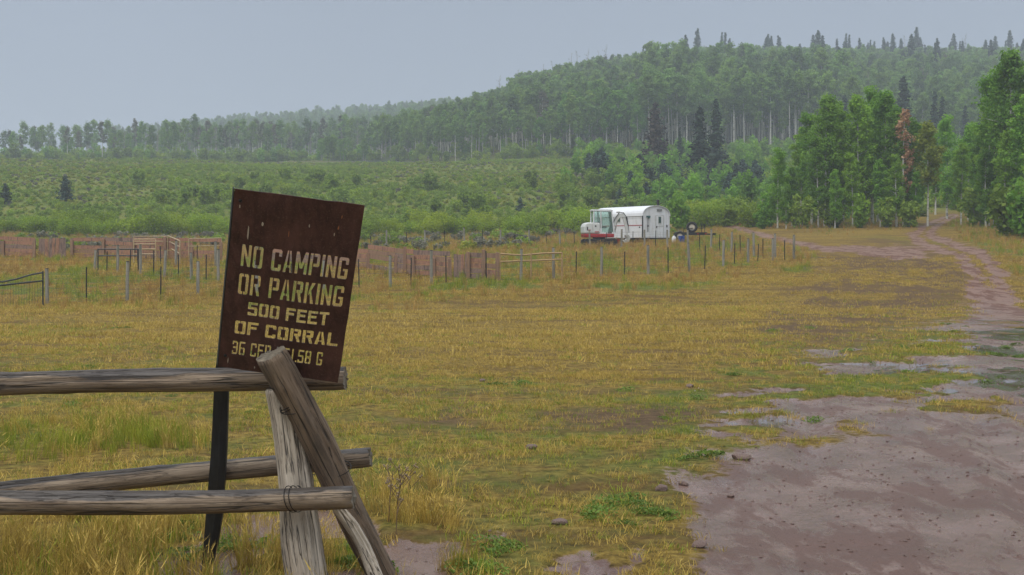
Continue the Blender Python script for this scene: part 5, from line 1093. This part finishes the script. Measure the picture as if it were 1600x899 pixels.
def strew(n, y0, y1, pxa, pxb):
    """points spread evenly over the ground between two depths"""
    Yr = np.sqrt(y0 ** 2 + (y1 ** 2 - y0 ** 2) * rng.random(n)); X = (pxa + (pxb - pxa) * rng.random(n) - CX) / F * Yr; m = masks(X, Yr, terrain0(X, Yr)); return X, Yr, m, rng.random(n)
def near_front(X, Y, m):
    """tall stands kept near the fence foot and the rank strip beyond it"""
    px, py = project(X, Y, terrain0(X, Y)); n1 = fbm(X * .8, Y * .8, 3) - .5
    a = sstep(-20, 50, poly_sd(px, py, [(-600, 760), (200, 800), (420, 790), (560, 760), (700, 770), (790, 830), (740, 1000), (-600, 1100)]) + n1 * 90)
    b = sstep(-15, 25, poly_sd(px, py, [(-600, 655), (240, 655), (340, 690), (330, 712), (-600, 730)]) + n1 * 50)
    return np.maximum(a, .9 * b), b
X, Y, m, r_ = strew(85000, 6.2, 32, -250, 1850); r_ = r_ / sstep(33, 20, Y).clip(.02, 1); cov = (1 - m['mud'] * 1.0) ** 2 * (1 - .8 * m['brown'])
cl = sstep(.36, .62, fbm(X * 1.2, Y * 1.4, 4)) * (.35 + .65 * sstep(.40, .56, fbm(X * .22 + 7, Y * .8, 4))); ok = r_ < cov * (.14 + .86 * cl); gr = rng.random(len(X)) < m['green'] * .75 + .06
kk = np.where(gr, 4 + rng.integers(0, 3, len(X)), rng.integers(0, 4, len(X)))
stuff_of('grass', 'short dry yellow grass of the near field', 'grass', proto_coll('short_kinds', g_short + g_shortg), X[ok], Y[ok], .45, 1.0, kk[ok], tilt=.15)
X, Y, m, r_ = strew(76000, 17, 64, -150, 1750); r_ = r_ / sstep(16, 32, Y).clip(.02, 1); cov = (1 - m['mud']) ** 2 * (1 - .78 * m['brown']); cl = sstep(.38, .6, fbm(X * .12, Y * .95, 4))
ok = r_ < cov * (.15 + .75 * cl); gr = rng.random(len(X)) < m['green'] * .7 + .05; kk = np.where(gr, 4 + rng.integers(0, 3, len(X)), rng.integers(0, 4, len(X)))
FARK = [tuft('far_dry_%d' % k, 260 + k, 18, .10, .24, .011, L_straw, 1.3) for k in range(4)] + [tuft('far_green_%d' % k, 270 + k, 18, .09, .24, .011, L_green, 1.2) for k in range(3)]
stuff_of('grass', 'short dry yellow grass of the middle field', 'grass', proto_coll('midfield_kinds', FARK), X[ok], Y[ok], .5, 1.15, kk[ok], tilt=.15)
X, Y, m, r_ = strew(15000, 6.0, 20, -450, 1300); a, b = near_front(X, Y, m); ok = r_ < a * (1 - .92 * m['mud']) * (.2 + .8 * sstep(.38, .6, fbm(X * 1.3 + 4, Y * 1.3, 3)))
kk = np.where(rng.random(len(X)) < .22 + .55 * b, 4 + rng.integers(0, 3, len(X)), rng.integers(0, 4, len(X)))
stuff_of('grass', 'tall seeding dry grass round the foot of the log fence', 'grass', proto_coll('tall_kinds', g_tall + g_tallg), X[ok], Y[ok], .35, .72, kk[ok], tilt=.14)
X, Y, m, r_ = strew(26000, 36, 132, -200, 1800); ok = r_ < m['tall'] * .95; far = sstep(40, 110, Y)
kk = np.where(rng.random(len(X)) < m['green'] * .8 + .08, 3 + rng.integers(0, 3, len(X)), rng.integers(0, 3, len(X)))
BIG = g_rus + [tuft('rank_green_%d' % k, 280 + k, 26, .5, .22, .014, L_green, .4, .2) for k in range(3)]
stuff_of('grass', 'tall russet and green meadow grass round the corral', 'grass', proto_coll('meadowgrass_kinds', BIG), X[ok], Y[ok], .4, .85, kk[ok], tilt=.1)
X, Y, m, r_ = strew(16000, 6.2, 32, -350, 1850); px, py = project(X, Y, terrain0(X, Y)); n1 = fbm(X * 1.2, Y * 1.2, 3) - .5
wz = np.maximum.reduce([sstep(-15, 30, poly_sd(px, py, P) + n1 * 60) for P in ([(880, 800), (960, 770), (1060, 775), (1085, 800), (1000, 822), (900, 818)], [(680, 860), (760, 830), (850, 850), (840, 890), (740, 900)], [(200, 850), (330, 820), (420, 850), (300, 890)], [(520, 860), (600, 850), (620, 960), (520, 980)], [(1100, 705), (1160, 690), (1150, 712), (1060, 728)])])
ok = r_ < np.maximum(.8 * wz, .04 * m['green'] * (m['mud'] < .5) * sstep(.5, .6, fbm(X * .9, Y * .9 + 7, 3)) + .05 * m['mud'] * sstep(.56, .64, fbm(X * .9 + 3, Y * .5, 3)))
stuff_of('weeds', 'low leafy green weeds and small pale flowers in the bare patches', 'weeds', proto_coll('weed_kinds', g_weed), X[ok], Y[ok], .3, .75, rng.choice(3, ok.sum(), p=[.45, .45, .10]), tilt=.15)
X, Y, m, r_ = strew(16000, 6.2, 28, 300, 1900); ok = r_ < m['mud'] * .85
stuff_of('pebbles', 'small pebbles and clods scattered on the wet mud', 'pebbles', proto_coll('pebble_kinds', SM), X[ok], Y[ok], .003, .016, rng.integers(0, 5, ok.sum()), tilt=.3)

# ------------------------------------------------------------------ mist
m = MB(); m.box((0, 0, 0), (12400, 1880, 190)); hz = m.build('haze', [], None, (0, 840, 79)); kind(hz, 'stuff')
H = bpy.data.materials.new('mist'); H.use_nodes = True; H.node_tree.nodes.clear()
pv = H.node_tree.nodes.new('ShaderNodeVolumePrincipled'); ho = H.node_tree.nodes.new('ShaderNodeOutputMaterial')
pv.inputs['Color'].default_value = (0.80, 0.88, 1.0, 1); pv.inputs['Density'].default_value = 0.00075
H.node_tree.links.new(pv.outputs[0], ho.inputs['Volume']); hz.data.materials.append(H)
